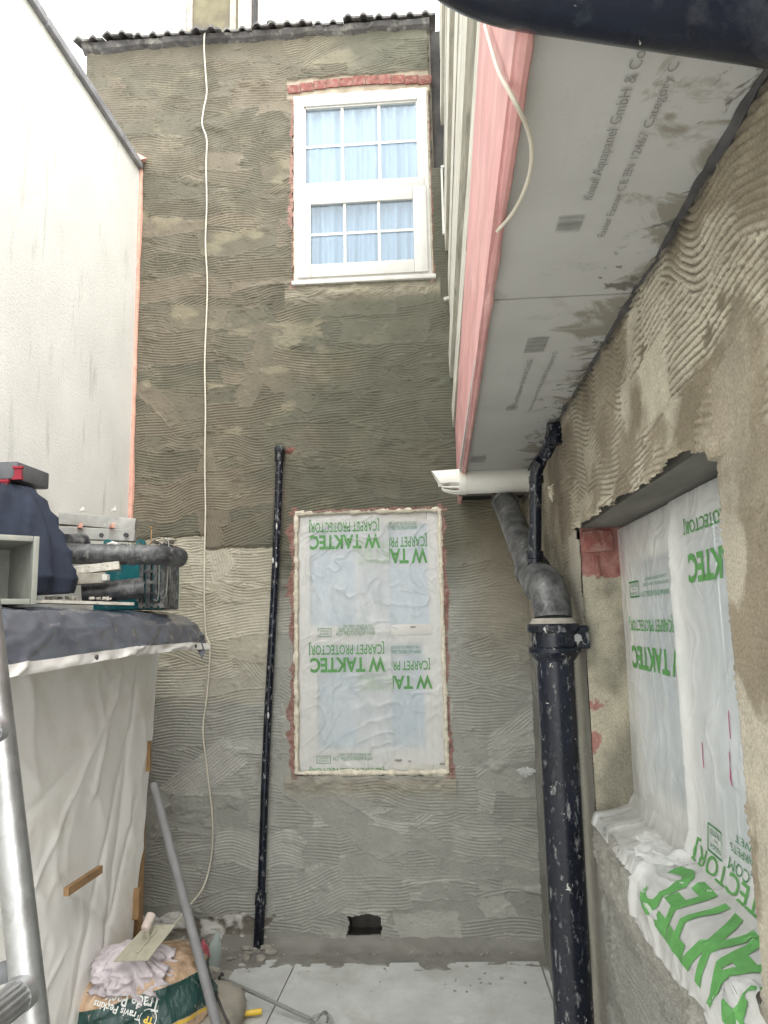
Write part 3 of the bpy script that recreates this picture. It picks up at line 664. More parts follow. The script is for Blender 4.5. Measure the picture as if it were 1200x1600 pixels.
# a ragged dark joint where the soffit meets the side wall
pts = [Vector((RW - .012 + .014 * float(fbm(y * 9, .4, 175)), y, SOF - .004)) for y in np.linspace(.5, 3.5, 200)]
B().tube(pts, [.002 + .020 * float(fbm(p.y * 11, .9, 177)) ** 2.2 for p in pts], 8).build('ragged_joint', 'tar', ov, True)
# white plastic angle and stub left hanging on the cladding
br = thing('plastic_angle', 'white plastic angle hanging at the corner right of the upper window', 'trim', px(695, 300, Y=D - .06))
pa, pb = px(690, 264, Y=D - .06), px(693, 366, Y=D - .06); pc_ = px(712, 258, Y=D - .06)
B().bar(pa, pb, .012, .02, (0, 1, 0)).build('upright', 'upvc', br)
B().bar(pa + Vector((-.004, 0, .006)), pc_, .03, .014, (0, 0, 1)).build('top_arm', 'upvc', br)
B().bar(px(700, 280, Y=D - .05), px(703, 362, Y=D - .05), .036, .03, (0, 1, 0)).build('backing_block', 'timber', br)
st_ = tag(B().bar(px(694, 467, Y=D - .06), px(712, 464, Y=D - .03), .018, .018, bev=.003).build('plastic_peg', 'upvc'), 'small white plastic peg sticking out below the upper window', 'peg')

# ================================================================== UPPER WINDOW
uw = thing('sash_window', 'upper white sash style window with glazing bars and pale curtains', 'window', ((UWX0 + UWX1) / 2, D, UWZ0))
F = D - .010; wx0, wx1, wz0, wz1 = UWX0 + .012, UWX1 - .010, UWZ0 + .03, UWZ1 - .012
def ring(x0, x1, z0, z1, t, y0, y1, bev=.004, tb=None, tt=None):
    b = B(); tb = tb or t; tt = tt or t
    b.box((x0, y0, z0), (x0 + t, y1, z1), bev=bev); b.box((x1 - t, y0, z0), (x1, y1, z1), bev=bev)
    b.box((x0 + t + .0006, y0 + .0007, z0), (x1 - t - .0006, y1, z0 + tb), bev=bev); b.box((x0 + t + .0006, y0 + .0007, z1 - tt), (x1 - t - .0006, y1, z1), bev=bev); return b
ring(wx0, wx1, wz0, wz1, .058, F, F + .06, tt=.07).build('outer_frame', 'upvc', uw, True)
B().box((UWX0 - .004, D - .030, UWZ0 + .002), (UWX1 + .014, F + .05, UWZ0 + .028), bev=.006).build('sill', 'upvc', uw, True)
zm = px(565, 290, Y=F).z
def sash(x0, x1, z0, z1, t, y0, name):
    f = ring(x0, x1, z0, z1, t, y0, y0 + .035).build(name, 'upvc', uw, True)
    gx0, gx1, gz0, gz1 = x0 + t, x1 - t, z0 + t, z1 - t
    for i in range(3):
        for j in range(2):
            a0 = gx0 + (gx1 - gx0) * i / 3 + .001; a1 = gx0 + (gx1 - gx0) * (i + 1) / 3 - .001
            c0 = gz0 + (gz1 - gz0) * j / 2 + .001; c1 = gz0 + (gz1 - gz0) * (j + 1) / 2 - .001
            B().box((a0, y0 + .018, c0), (a1, y0 + .022, c1)).build('pane', 'glass', f)
    for i in (1, 2): B().box((gx0 + (gx1 - gx0) * i / 3 - .009, y0 + .010, gz0), (gx0 + (gx1 - gx0) * i / 3 + .009, y0 + .017, gz1), bev=.002).build('glazing_bar', 'upvc', f)
    B().box((gx0, y0 + .0112, (gz0 + gz1) / 2 - .009), (gx1, y0 + .0165, (gz0 + gz1) / 2 + .009), bev=.002).build('glazing_bar', 'upvc', f)
sash(wx0 + .0585, wx1 - .0585, zm + .03, wz1 - .0705, .010, F + .012, 'upper_sash')
B().box((wx0 + .03, F - .012, zm - .032), (wx1 - .03, F + .05, zm + .029), bev=.005).build('meeting_rail', 'upvc', uw, True)
sash(wx0 + .02, wx1 - .02, wz0 + .016, zm - .0325, .082, F - .016, 'lower_sash')
U = np.linspace(wx0 + .02, wx1 - .02, 240); V = np.linspace(wz0, wz1, 40); uu, vv = np.meshgrid(U, V, indexing='ij')
yy = F + .062 + .013 * np.sin(uu * 96 + 6 * fbm(uu * 4, vv * 1.2, 181)) + .010 * np.sin(uu * 47 + 3 * fbm(uu * 3, vv, 183)) + .012 * fbm(uu * 18, vv * 2, 185)
link('curtain', grid_mesh('curtain', np.stack([uu, yy, vv], -1)), 'curtain', uw)
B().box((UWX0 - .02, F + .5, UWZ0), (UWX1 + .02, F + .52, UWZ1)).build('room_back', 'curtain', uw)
def lumpy(x0, x1, z0, z1, y, r, seed, names, parent, mat, sides='LRTB'):
    segs = {'L': ((x0, z0), (x0, z1)), 'R': ((x1, z0), (x1, z1)), 'T': ((x0, z1), (x1, z1)), 'B': ((x0, z0), (x1, z0))}
    b = B()
    for sd in sides:
        (a, c), (e, f) = segs[sd]; n = int(max(abs(e - a), abs(f - c)) / .008)
        pts = [Vector((a + (e - a) * t, y, c + (f - c) * t)) for t in np.linspace(0, 1, n)]
        rr = [r * (.35 + 1.5 * float(fbm(i * .21, seed, 190 + ord(sd)))) for i in range(n)]
        pts = [p + Vector((.4 * r * (float(vnoise(i * .3, 1, seed)) - .5), 0, .4 * r * (float(vnoise(i * .3, 5, seed)) - .5))) for i, p in enumerate(pts)]
        b.tube(pts, rr, 8)
    return b.build(names, mat, parent, True)
lumpy(UWX0 + .008, UWX1 - .006, UWZ0 + .02, UWZ1 - .004, D + .008, .007, 3, 'foam_bead', uw, 'foam', 'LRT')

# ================================================================== LOWER WINDOW
lw = thing('filmed_window', 'lower white window sealed with milky protective film with green print', 'window', ((LWX0 + LWX1) / 2, D, LWZ0))
F = D + .030; wx0, wx1, wz0, wz1 = LWX0 + .012, LWX1 - .012, LWZ0 + .012, LWZ1 - .012
ring(wx0, wx1, wz0, wz1, .075, F, F + .06, tb=.085, tt=.07).build('outer_frame', 'upvc', lw, True)
zm = px(580, 985, Y=F).z
B().box((wx0 + .06, F - .006, zm - .03), (wx1 - .06, F + .05, zm + .03), bev=.005).build('meeting_rail', 'upvc', lw, True)
ring(wx0 + .07, wx1 - .07, wz0 + .08, zm - .031, .045, F + .002, F + .045).build('lower_sash', 'upvc', lw, True)
B().box((wx0 + .11, F + .022, wz0 + .12), (wx1 - .11, F + .027, zm - .07)).build('pane', 'glass', lw)
B().box((wx0 + .07, F + .026, zm + .028), (wx1 - .07, F + .031, wz1 - .068)).build('pane', 'glass', lw)
B().box((wx0 + .07, F + .05, wz0 + .08), (wx1 - .07, F + .056, zm - .03)).build('glass_backing', 'glass_back', lw)  # sheet behind the panes, coloured like sky reflected in them
B().box((wx0 + .07, F + .052, zm - .03), (wx1 - .07, F + .058, wz1 - .06)).build('glass_backing', 'glass_back', lw)
lumpy(LWX0 + .010, LWX1 - .010, LWZ0 + .012, LWZ1 - .004, D + .010, .013, 5, 'foam_bead', lw, 'foam')
def film_h(seed, amp):
    def f(u, v):
        a = .55 + 1.2 * (fbm(u * 2.2, v * 2.2, seed + 19) - .5); u, v = np.asarray(u), np.asarray(v); s = u * np.cos(a) + v * np.sin(a); t = -u * np.sin(a) + v * np.cos(a)
        r1 = 1 - np.abs(2 * fbm(s * 2.5, t * 9, seed, 3) - 1); r2 = 1 - np.abs(2 * fbm(u * 22, v * 5, seed + 7, 3) - 1)
        return amp * (r1 ** 9 * 1.3 + r2 ** 6 * .2 + .5 * fbm(u * 5, v * 5, seed + 3))
    return f
def film_back(x0, x1, z0, z1, y, seed, amp, mat, name, edge=.02):
    hf = film_h(seed, amp); U = np.linspace(0, 1, 150); V = np.linspace(0, 1, 260); a, b = np.meshgrid(U, V, indexing='ij')
    xx = x0 + (x1 - x0) * a + edge * (fbm(b * 7, a * 0 + .5, seed + 11) - .5) * (2 * np.abs(a - .5)) ** 3; zz = z0 + (z1 - z0) * b + edge * (fbm(a * 6, b * 0, seed + 13) - .5) * (2 * np.abs(b - .5)) ** 3
    yy = y - hf(xx, zz); o = link(name, grid_mesh(name, np.stack([xx, yy, zz], -1)), mat, lw)
    return o, (lambda x, z, d=.0016: Vector((x, y - float(hf(x, z)) - d, z)))
fmL, fL = film_back(LWX0 + .035, px(611, 1000, Y=D).x, LWZ0 + .03, LWZ1 - .03, D + .0215, 201, .0042, 'film', 'film_sheet')
fmR, fR = film_back(px(556, 1000, Y=D).x, LWX1 - .03, LWZ0 + .05, LWZ1 - .055, D + .0275, 211, .0036, 'film', 'film_sheet')
def on_film(fn, u0, v0, u1, v1):
    """text box given by photo corners; text turned upside down"""
    a, c = px(u0, v0, Y=D), px(u1, v1, Y=D); w = c.x - a.x; h = a.z - c.z
    return w, h, (lambda x, y: fn(c.x - x, a.z - y))
def film_text(fn, par, rows, clip=None):
    for body, (u0, v0, u1, v1), bold, mat in rows:
        w, h, g_ = on_film(fn, u0, v0, u1, v1)
        put_letters('lettering', [(body, 0, 0, w, h, bold)], g_, mat, par, clip)
film_text(fL, fmL, [('[CARPET PROTECTOR]', (482, 812, 592, 829), .012, 'print'), ('W TAKTEC', (483, 836, 594, 856), .035, 'print'),
    ('[CARPET PROTECTOR]', (482, 1004, 600, 1022), .012, 'print'), ('W TAKTEC', (484, 1028, 602, 1050), .035, 'print'),
    ('WWW.ANTINOXGLOBAL.COM', (525, 986, 586, 992), .0, 'print2'), ('ONLY SUITABLE FOR USE ON CARPETS', (528, 981, 584, 984.5), .0, 'print2'), ('CAN BE SLIPPERY WHEN WET', (535, 976, 582, 979.5), .0, 'print2'),
    ('WWW.ANTINOXGLOBAL.COM', (520, 1183, 582, 1189), .0, 'print2'), ('ONLY SUITABLE FOR USE ON CARPETS', (528, 1178, 580, 1181.5), .0, 'print2')])
clipR = lambda p: p.x > px(603, 900, Y=D).x - .0 or True
film_text(fR, fmR, [('[CARPET PROTECTOR]', (556, 835, 667, 853), .012, 'print'), ('W TAKTEC', (556, 858, 668, 879), .035, 'print'),
    ('[CARPET PROTECTOR]', (558, 1030, 672, 1047), .012, 'print'), ('W TAKTEC', (560, 1057, 676, 1077), .035, 'print'),
    ('WWW.ANTINOXGLOBAL.COM', (600, 1016, 658, 1021), .0, 'print2'), ('ONLY SUITABLE FOR USE ON CARPETS', (602, 1010, 655, 1013.5), .0, 'print2'),
    ('WWW.ANTINOXGLOBAL.COM', (600, 821, 652, 826), .0, 'print2'), ('ONLY SUITABLE FOR USE ON CARPETS', (602, 815, 650, 818.5), .0, 'print2')])
for (u0, v0, u1, v1) in ((496, 982, 517, 995), (494, 1182, 516, 1194)):
    w, h, g_ = on_film(fL, u0, v0, u1, v1)
    put_letters('stamp', [(frame_letters(w, h, .003), 0, 0, 0, 0, 0), ('TOUGH &', .012, h * .55, w - .024, h * .25, 0), ('TRUSTED', .012, h * .18, w - .024, h * .25, 0)], g_, 'print2', fmL)
w, h, g_ = on_film(fL, 483, 1199, 600, 1208); put_letters('lettering', [('[CARPET PROTECTOR]', 0, 0, w, h, .012)], g_, 'print', fmL)
# mortar splats on the lower right of the film
for (u, v, r) in ((602, 1193, .016), (622, 1189, .022), (640, 1191, .014), (645, 980, .02), (690, 1195, .016), (652, 850, .008)):
    p = px(u, v, Y=D); b = B(); n = 9; ctr = fR(p.x, p.z, .004)
    vs = [ctr + Vector((0, -.004, 0))] + [ctr + Vector((math.cos(t) * r * random.uniform(.5, 1.3), .003, math.sin(t) * r * .5 * random.uniform(.4, 1.2))) for t in np.linspace(0, 6.28, n, False)]
    b.add(vs, [[0, i + 1, (i + 1) % n + 1] for i in range(n)]).build('mortar_splat', 'mortar', lw)

# ================================================================== SIDE WINDOW
sw = thing('side_window', 'side window wrapped in white film that spills over its sill', 'window', (FX, 1.7, SWZ0))
MY = px(1078, 1100, X=FX).y
def xring(y0, y1, z0, z1, t, x0, x1):
    b = B(); b.box((x0, y0, z0), (x1, y0 + t, z1), bev=.004); b.box((x0, y1 - t, z0), (x1, y1, z1), bev=.004)
    b.box((x0 + .0007, y0 + t + .0006, z0), (x1, y1 - t - .0006, z0 + t), bev=.004); b.box((x0 + .0007, y0 + t + .0006, z1 - t), (x1, y1 - t - .0006, z1), bev=.004); return b
xring(SWY0 + .004, SWY1 - .006, SWZ0 + .004, SWZ1 - .004, .055, FX + .012, FX + .07).build('outer_frame', 'upvc', sw, True)
B().box((FX + .004, MY - .035, SWZ0 + .06), (FX + .069, MY + .035, SWZ1 - .06), bev=.005).build('mullion', 'upvc', sw, True)
xring(MY + .036, SWY1 - .062, SWZ0 + .06, SWZ1 - .06, .05, FX + .008, FX + .06).build('casement', 'upvc', sw, True)
for a, b_ in ((SWY0 + .06, MY - .035), (MY + .085, SWY1 - .11)):
    B().box((FX + .036, a, SWZ0 + .06), (FX + .040, b_, SWZ1 - .06)).build('pane', 'glass', sw)
    B().box((FX + .072, a - .01, SWZ0 + .05), (FX + .078, b_ + .01, SWZ1 - .05)).build('glass_backing', 'glass_back', sw)
HZ = SWZ1 - .006
def film_side(y0, y1, path, seed, amp, mat, name, bulge=0.0, ragged=.03, spill=0.0):
    """path: list of (x, z) from head down over the sill; text-friendly surface F(y, s)"""
    P = np.array(path); ds = np.concatenate([[0], np.cumsum(np.hypot(*np.diff(P, axis=0).T))]); L = ds[-1]
    hf = film_h(seed, amp)
    def F_(y, s, d=0.0):
        s = np.clip(s, 0, L); w = .010
        x = np.interp(s, ds, P[:, 0]); z = np.interp(s, ds, P[:, 1])
        x2 = np.interp(np.clip(s + w, 0, L), ds, P[:, 0]) - np.interp(np.clip(s - w, 0, L), ds, P[:, 0]); z2 = np.interp(np.clip(s + w, 0, L), ds, P[:, 1]) - np.interp(np.clip(s - w, 0, L), ds, P[:, 1])
        n = np.hypot(x2, z2) + 1e-9; nx, nz_ = z2 / n, -x2 / n            # outward: to -X when going down, up on the sill
        hgt = hf(y, s) * (1 + 3.0 * np.clip((s - .74) / .08, 0, 1)) + d + bulge * np.exp(-((y - MY) / .022) ** 2) * np.clip(s * 12, 0, 1)
        return x + nx * hgt, y, z + nz_ * hgt
    U = np.linspace(y0, y1, 130); V = np.linspace(0, L, 230); a, b = np.meshgrid(U, V, indexing='ij')
    b2 = b * (1 + ragged * (fbm(a * 9, a * 0 + seed, seed) - .5)) ; a2 = a + .02 * (fbm(b * 5, b * 0, seed + 1) - .5) * (np.abs(a - (y0 + y1) / 2) > (y1 - y0) * .47) - spill * np.clip((b - ds[-4]) / .03, 0, 1) * np.clip(1 - (a - y0) / .2, 0, 1)
    X_, Y_, Z_ = F_(a2, b2)
    o = link(name, grid_mesh(name, np.stack([X_, Y_, Z_], -1)[:, ::-1]), mat, sw)
    def pt(y, s, d=.0018):
        x, yy, z = F_(np.float64(y), np.float64(s), d); return Vector((float(x), float(yy), float(z)))
    return o, pt, ds
far_path = [(FX, HZ), (FX + .002, HZ - .35), (FX - .002, SWZ0 + .06), (FX - .018, SWZ0 + .025), (FX - .05, SWZ0 + .014), (RW - .006, SWZ0 + .006), (RW - .016, SWZ0 - .02)]
fA, ptA, _ = film_side(MY + .02, SWY1 - .012, far_path, 301, .0014, 'film', 'film_sheet')
near_path = [(FX - .006, HZ), (FX - .008, HZ - .3), (FX - .010, SWZ0 + .10), (FX - .025, SWZ0 + .055), (FX - .065, SWZ0 + .038), (RW - .018, SWZ0 + .022), (RW - .034, SWZ0 - .012), (RW - .038, SWZ0 - .04), (RW - .036, SWZ0 - .075)]
fB, ptB, dsB = film_side(SWY0 + .008, MY + .022, near_path, 313, .0016, 'film_dense', 'film_sheet', bulge=.012, ragged=.10, spill=.16)
okY = lambda p: p.y > SWY0 + .012 or p.x < RW - .010
def side_text(pt, par, rows):
    for body, (y0, y1), (s0, s1), bold, mat in rows:      # y0 near end, y1 far end; upside-down text starts near
        put_letters('lettering', [(body, 0, 0, y1 - y0, s1 - s0, bold)], (lambda x, y, y0=y0, s0=s0: pt(y0 + x, s0 + y)), mat, par, okY)
sA = lambda u, v: HZ - px(u, v, X=FX).z
yA = lambda u, v: px(u, v, X=FX).y
side_text(ptA, fA, [('[CARPET PROTECTOR]', (yA(1052, 970), yA(984, 975)), (sA(1020, 962), sA(1020, 987)), .012, 'print'),
    ('W TAKTEC', (yA(1072, 1035), yA(988, 1025)), (sA(1030, 1013), sA(1030, 1053)), .035, 'print'),
    ('WWW.ANTINOXGLOBAL.COM', (yA(1047, 925), yA(1003, 928)), (sA(1020, 922), sA(1020, 931)), 0, 'print2'), ('ONLY SUITABLE FOR USE ON CARPETS', (yA(1046, 912), yA(1005, 914)), (sA(1020, 909), sA(1020, 914)), 0, 'print2'), ('CAN BE SLIPPERY WHEN WET', (yA(1041, 902), yA(1008, 904)), (sA(1020, 900), sA(1020, 905)), 0, 'print2')])
def stamp(pt, par, y0, y1, s0, s1):
    w, h = y1 - y0, s1 - s0
    put_letters('stamp', [(frame_letters(w, h, w * .05), 0, 0, 0, 0, 0), ('TOUGH', w * .14, h * .66, w * .72, h * .18, .01), ('AND', w * .38, h * .46, w * .24, h * .1, 0), ('TRUSTED', w * .14, h * .16, w * .72, h * .2, .01)], lambda x, y: pt(y0 + x, s0 + y), 'print2', par, okY)
stamp(ptA, fA, yA(999, 920), yA(984, 920), sA(990, 908), sA(990, 934))
yc, yk = yA(1083, 890), yA(1142, 880); w_ = (yc - yk) * 1.95
yp0, yp1 = yA(1074, 815), yA(1137, 790)
side_text(ptB, fB, [('[CARPET PROTECTOR]', (yp0 - (yp0 - yp1) * 1.9, yp0), (sA(1100, 800), sA(1100, 828)), .012, 'print'), ('W TAKTEC', (yc - w_, yc), (sA(1110, 858), sA(1110, 908)), .035, 'print'),
    ('WWW.ANTINOXGLOBAL.COM', (SWY0 - .22, yA(1150, 1335)), (sA(1150, 1338), sA(1150, 1356)), .0, 'print2'), ('ONLY SUITABLE FOR USE ON CARPETS', (SWY0 - .2, yA(1150, 1305)), (sA(1150, 1314), sA(1150, 1327)), .0, 'print2'), ('CAN BE SLIPPERY WHEN WET', (SWY0 - .2, yA(1158, 1300)), (sA(1150, 1296), sA(1150, 1308)), .0, 'print2'),
    ('[CARPET PROTECTOR]', (SWY0 - .25, MY - .03), (dsB[2] + .004, dsB[3] + .006), .012, 'print'), ('W TAKTEC', (SWY0 - .22, MY - .06), (dsB[3] + .022, dsB[6] + .018), .035, 'print')])
stamp(ptB, fB, yA(1139, 1310), yA(1117, 1305), sA(1120, 1287), sA(1120, 1330))
for u, v, l in ((1148, 1110, .05), (1106, 1160, .05), (1150, 1175, .06), (1072, 1050, .03)):
    p = px(u, v, X=FX); s = HZ - p.z; b = B(); a = [ptB(p.y + dy, s + t) for t in np.linspace(0, l, 6) for dy in (0, .004)]
    b.add(a, [[2 * i, 2 * i + 1, 2 * i + 3, 2 * i + 2] for i in range(5)]).build('marker_line', 'magenta', fB)
# crumpled tail of film pushed out over the sill at the mullion
U = np.linspace(0, 1, 70); V = np.linspace(0, 1, 50); a, b = np.meshgrid(U, V, indexing='ij')
yy = MY - .06 + .24 * a; cr = fbm(a * 5, b * 6, 321) ; r2 = (1 - np.abs(2 * fbm(a * 3.2 + b, b * 2.2, 325, 2) - 1)) ** 6
edge_ = .72 + .5 * (fbm(a * 6, a * 0, 327) - .5) - .55 * np.abs(a - .35)
out = b * edge_ * .12; xx = FX - .04 - out; zz = SWZ0 + .040 + .010 * fbm(a * 3, b * 2, 321) + .007 * r2 - np.clip(out - .085, 0, 1) * .9
link('film_tail', grid_mesh('film_tail', np.stack([xx, yy, zz], -1)[:, ::-1]), 'film_dense', sw)
# small white scrap on the rear wall next to the corner
def crumple(name, c, r, seed, mat, label, cat):
    bm = bmesh.new(); bmesh.ops.create_icosphere(bm, subdivisions=4, radius=1)
    for v in bm.verts:
        n = v.co; k = .55 + .9 * abs(2 * float(fbm(n.x * 2.2 + n.z * 1.3 + 5, n.y * 2.2 + n.z + 5, seed)) - 1) + .2 * float(fbm(n.x * 7 + 9, n.z * 7 + n.y * 5 + 9, seed + 3))
        v.co = Vector((n.x * r[0] * k, n.y * r[1] * k, n.z * r[2] * k)) + Vector(c)
    me = bpy.data.meshes.new(name); bm.to_mesh(me); bm.free(); return tag(link(name, me, mat, None, False), label, cat)
crumple('plastic_scrap', px(822, 1206, Y=D - .03), (.045, .03, .024), 331, 'film_dense', 'crumpled white plastic scrap stuck to the rear wall beside the soil pipe', 'scrap')

# ================================================================== PIPES
def bend(a, m, b, r, n=10):
    """straight a-m, rounded at m, straight m-b"""
    a, m, b = Vector(a), Vector(m), Vector(b); p, q = m + (a - m).normalized() * r, m + (b - m).normalized() * r
    return [a] + [(1 - t) ** 2 * p + 2 * t * (1 - t) * m + t * t * q for t in np.linspace(0, 1, n)] + [b]
soil = thing('soil_pipe', 'thick black cast iron soil pipe splashed with plaster, right foreground', 'pipe', (.338, 2.23, 0))
S0 = Vector((.338, 2.23, H - .085)); R1 = .054
B().tube([(.338, 2.23, 0), (.338, 2.23, 1.0), S0 + Vector((0, 0, -.03))], R1, 28).build('downpipe', 'black_pipe', soil, True)
B().tube([S0 + Vector((0, 0, h)) for h in (-.035, -.03, -.012, -.010, .002, .006, .045, .048, .053, .066, .072, .074)], [.056, .060, .072, .076, .076, .067, .066, .074, .077, .077, .070, .05], 28).build('socket', 'black_pipe', soil, True)
B().tube([S0 + Vector((0, 0, .072)), S0 + Vector((0, 0, .080)), S0 + Vector((0, 0, .088))], [.069, .064, .058], 28).build('cement_joint', 'mortar', soil, True)
E0 = S0 + Vector((0, 0, .085)); C1 = px(836, 900, Y=2.62); A1 = px(786, 778, Y=3.42)
mid = px(862, 945, Y=2.25)
dirn = (A1 - C1).normalized(); m_ = Vector((E0.x, E0.y, 0)) ; m_ = E0 + Vector((0, 0, .09)); m_ = m_.lerp(mid, .3)
B().tube([E0 + Vector((0, 0, -.02))] + bend(E0, m_, m_ + (C1 - m_) * .55, .085, 14), .056, 28).build('elbow', 'black_plastic', soil, True)
q0 = m_ + (C1 - m_) * .38; dd = (C1 - m_).normalized()
B().tube([q0, q0 + dd * .002, q0 + dd * .016, q0 + dd * .018, q0 + dd * .028, q0 + dd * .03, q0 + dd * .05, q0 + dd * .052], [.056, .064, .064, .0605, .0605, .065, .065, .058], 28).build('coupling_ring', 'black_plastic', soil, True)
B().tube([q0 + dd * .045, C1, C1 + dirn * .03], .0585, 28).build('branch_body', 'black_plastic', soil, True)
B().tube([C1 + dirn * .028, C1 + dirn * .031, C1 + dirn * .060, C1 + dirn * .063], [.0575, .064, .064, .057], 28).build('coupling_ring', 'black_plastic', soil, True)
up_ = A1 + Vector((0, .05, .35))
B().tube(bend(C1 + dirn * .04, A1, up_, .10, 12), .054, 28).build('upper_pipe', 'black_plastic', soil, True)
ring_c = A1 - dirn * .08; B().tube([ring_c - dirn * .01, ring_c - dirn * .009, ring_c + dirn * .009, ring_c + dirn * .01], [.055, .061, .061, .055], 28).build('coupling_ring', 'black_plastic', soil, True)
B().box((.385, 2.20, H - .087), (RW + .004, 2.235, H - .02), bev=.004, jit=.003).build('wall_bracket', 'black_pipe', soil)
B().tube([(.40, 2.19, H - .055), (.40, 2.25, H - .055)], .012, 10).build('bracket_bolt', 'galv', soil)
# small waste pipe joining the branch
wp = thing('waste_pipe', 'thin black waste pipe dropping from the soffit into the soil pipe branch', 'pipe', px(836, 800, Y=2.55))
w0 = px(836, 872, Y=2.55); w1 = px(837, 735, Y=2.55); w2 = px(858, 700, Y=2.50); w3 = px(862, 655, Y=2.44)
w3b = Vector((w3.x + .01, w3.y, SOF - .03))
path = bend(w0, w1, w2.lerp(w1, .3), .035) + bend(w2.lerp(w1, .29), w2, w3b, .035)[1:]
B().tube(path, .0215, 20).build('pipe_run', 'black_pipe', wp, True)
for p, d in ((w1, Vector((0, 0, -1))), (w2.lerp(w3b, .2), (w3b - w2).normalized())):
    B().tube([p + d * .02, p + d * .021, p + d * .045, p + d * .046], [.0215, .0255, .0255, .0215], 20).build('collar', 'black_pipe', wp, True)
B().tube([w0 + Vector((0, 0, h)) for h in (-.045, -.044, -.022, -.020, -.004, -.002, .022, .024)], [.026, .031, .031, .027, .027, .030, .030, .0215], 20).build('boss_socket', 'black_pipe', wp, True)
B().tube([w3b + Vector((-.002, 0, -.055)), w3b + Vector((0, 0, -.012)), w3b + Vector((0, 0, .0))], [.0255, .0265, .026], 20).build('top_bend', 'black_pipe', wp, True)
B().tube([w3b + Vector((-.026, -.002, -.006)), w3b + Vector((.08, .0, -.004))], .0255, 16).build('wall_stub', 'black_pipe', wp, True)
# boiler flue
fy = 3.30; f0 = px(722, 752, Y=fy); f1_ = px(830, 750, Y=fy); fz = (f0.z + f1_.z) / 2
flue = thing('boiler_flue', 'white boiler flue with slotted end poking out of the side wall', 'flue', (f1_.x, fy, fz)); FR = .056
B().tube([(f0.x - .002, fy, fz), (RW + .09, fy, fz)], FR, 28).build('outer_tube', 'white_pvc', flue, True)
B().tube([(f0.x - .016, fy, fz), (f0.x - .015, fy, fz), (f0.x + .018, fy, fz), (f0.x + .019, fy, fz)], [FR, FR + .003, FR + .003, FR], 28).build('end_collar', 'white_pvc', flue, True)
xe = px(692, 760, Y=fy).x
for t in np.linspace(-2.5, -.2, 6):
    ca_, sa_ = math.cos(t), math.sin(t)
    B().tube(curve_pts([(f0.x - .01, fy + ca_ * FR * .93, fz + sa_ * FR * .93), (f0.x - .045, fy + ca_ * FR * .9, fz + sa_ * FR * .9), (xe - .002, fy + ca_ * FR * .5, fz + sa_ * FR * .5 - .006), (xe + .012, fy + ca_ * .012, fz - .012)], 5), .0042, 8).build('grille_bar', 'white_pvc', flue, True)
xd = px(674, 740, Y=fy).x
n = 20; vs = []
for x, k in ((f0.x - .012, 1.0), (xd, .92)):
    for r in (FR * .97 * k, FR * .90 * k):
        for i in range(n): t = -.30 + (math.pi + .6) * i / (n - 1); vs.append(Vector((x + (0.03 * (1 - math.sin(max(0, t))) if x == xd else 0), fy + math.cos(t) * r, fz + .004 + math.sin(t) * r)))
fs = []
for i in range(n - 1): fs += [[i, i + 1, 2 * n + i + 1, 2 * n + i], [n + i, 3 * n + i, 3 * n + i + 1, n + i + 1], [2 * n + i, 2 * n + i + 1, 3 * n + i + 1, 3 * n + i]]
B().add(vs, fs).build('deflector_hood', 'white_pvc', flue, True)
B().tube([(xe + .03, fy, fz), (f0.x, fy, fz)], .03, 18).build('inner_tube', 'white_pvc', flue, True)
B().tube([(RW + .018, fy, fz), (RW + .06, fy, fz)], [.085, .08], 26).build('wall_flange', 'white_pvc', flue, True)
pl_ = px(845, 765, Y=3.05); crumple('foam_lump', px(860, 770, Y=2.75) + Vector((0.01, 0, 0)), (.018, .03, .035), 341, 'foam', 'lump of brown expanding foam on the side wall behind the waste pipe', 'foam')
# thin pipe on the rear wall
tp = thing('thin_downpipe', 'thin black downpipe with white drips running down the rear wall', 'pipe', px(404, 1490, Y=D - .045))
t0, t1 = px(437, 712, Y=D - .045), px(407, 1410, Y=D - .045); t2 = px(403, 1492, Y=D - .045); td = (t1 - t0).normalized()
tm = [t0.lerp(t1, k) + Vector((.004 * math.sin(k * 7), 0, 0)) for k in np.linspace(0, 1, 16)]
B().tube(tm, .0215, 18).build('pipe_run', 'black_pipe', tp, True)
B().tube([t1 - td * .05, t1 - td * .045, t1, t1 + td * .01, t1 + td * .012, t2 - td * .02, t2], [.022, .030, .031, .031, .027, .027, .024], 18).build('bottom_shoe', 'black_pipe', tp, True)
B().tube([t0 + td * .035, t0 + td * .034, t0 + td * .0, t0 - td * .03], [.0225, .028, .028, .027], 18).build('top_socket', 'black_pipe', tp, True)
B().tube([t0 - td * .03 + Vector((0, y_, 0)) for y_ in (-.035, -.030, -.008, -.006, .06)], [.018, .027, .030, .026, .026], 18).build('top_elbow', 'black_pipe', tp, True)
B().tube([t0 - td * .03 + Vector((0, -.05, 0)), t0 - td * .03 + Vector((0, -.034, 0))], .012, 6).build('plug_nut', 'black_pipe', tp)
for i, (k, a) in enumerate(((0.17, .3), (.25, -.5), (.26, .8), (.6, 0.2))):
    p = t0.lerp(t1, k); crum = B().tube([p + Vector((a * .015, -.0205, .014)), p + Vector((a * .016, -.0225, 0)), p + Vector((a * .015, -.0205, -.018))], [.002, .006, .003], 8).build('paint_drip', 'upvc', tp, True)
crumple('brick_rubble', px(452, 704, Y=D + .005), (.04, .02, .025), 351, 'brick', 'broken red brick edge around the top of the thin black downpipe', 'rubble')
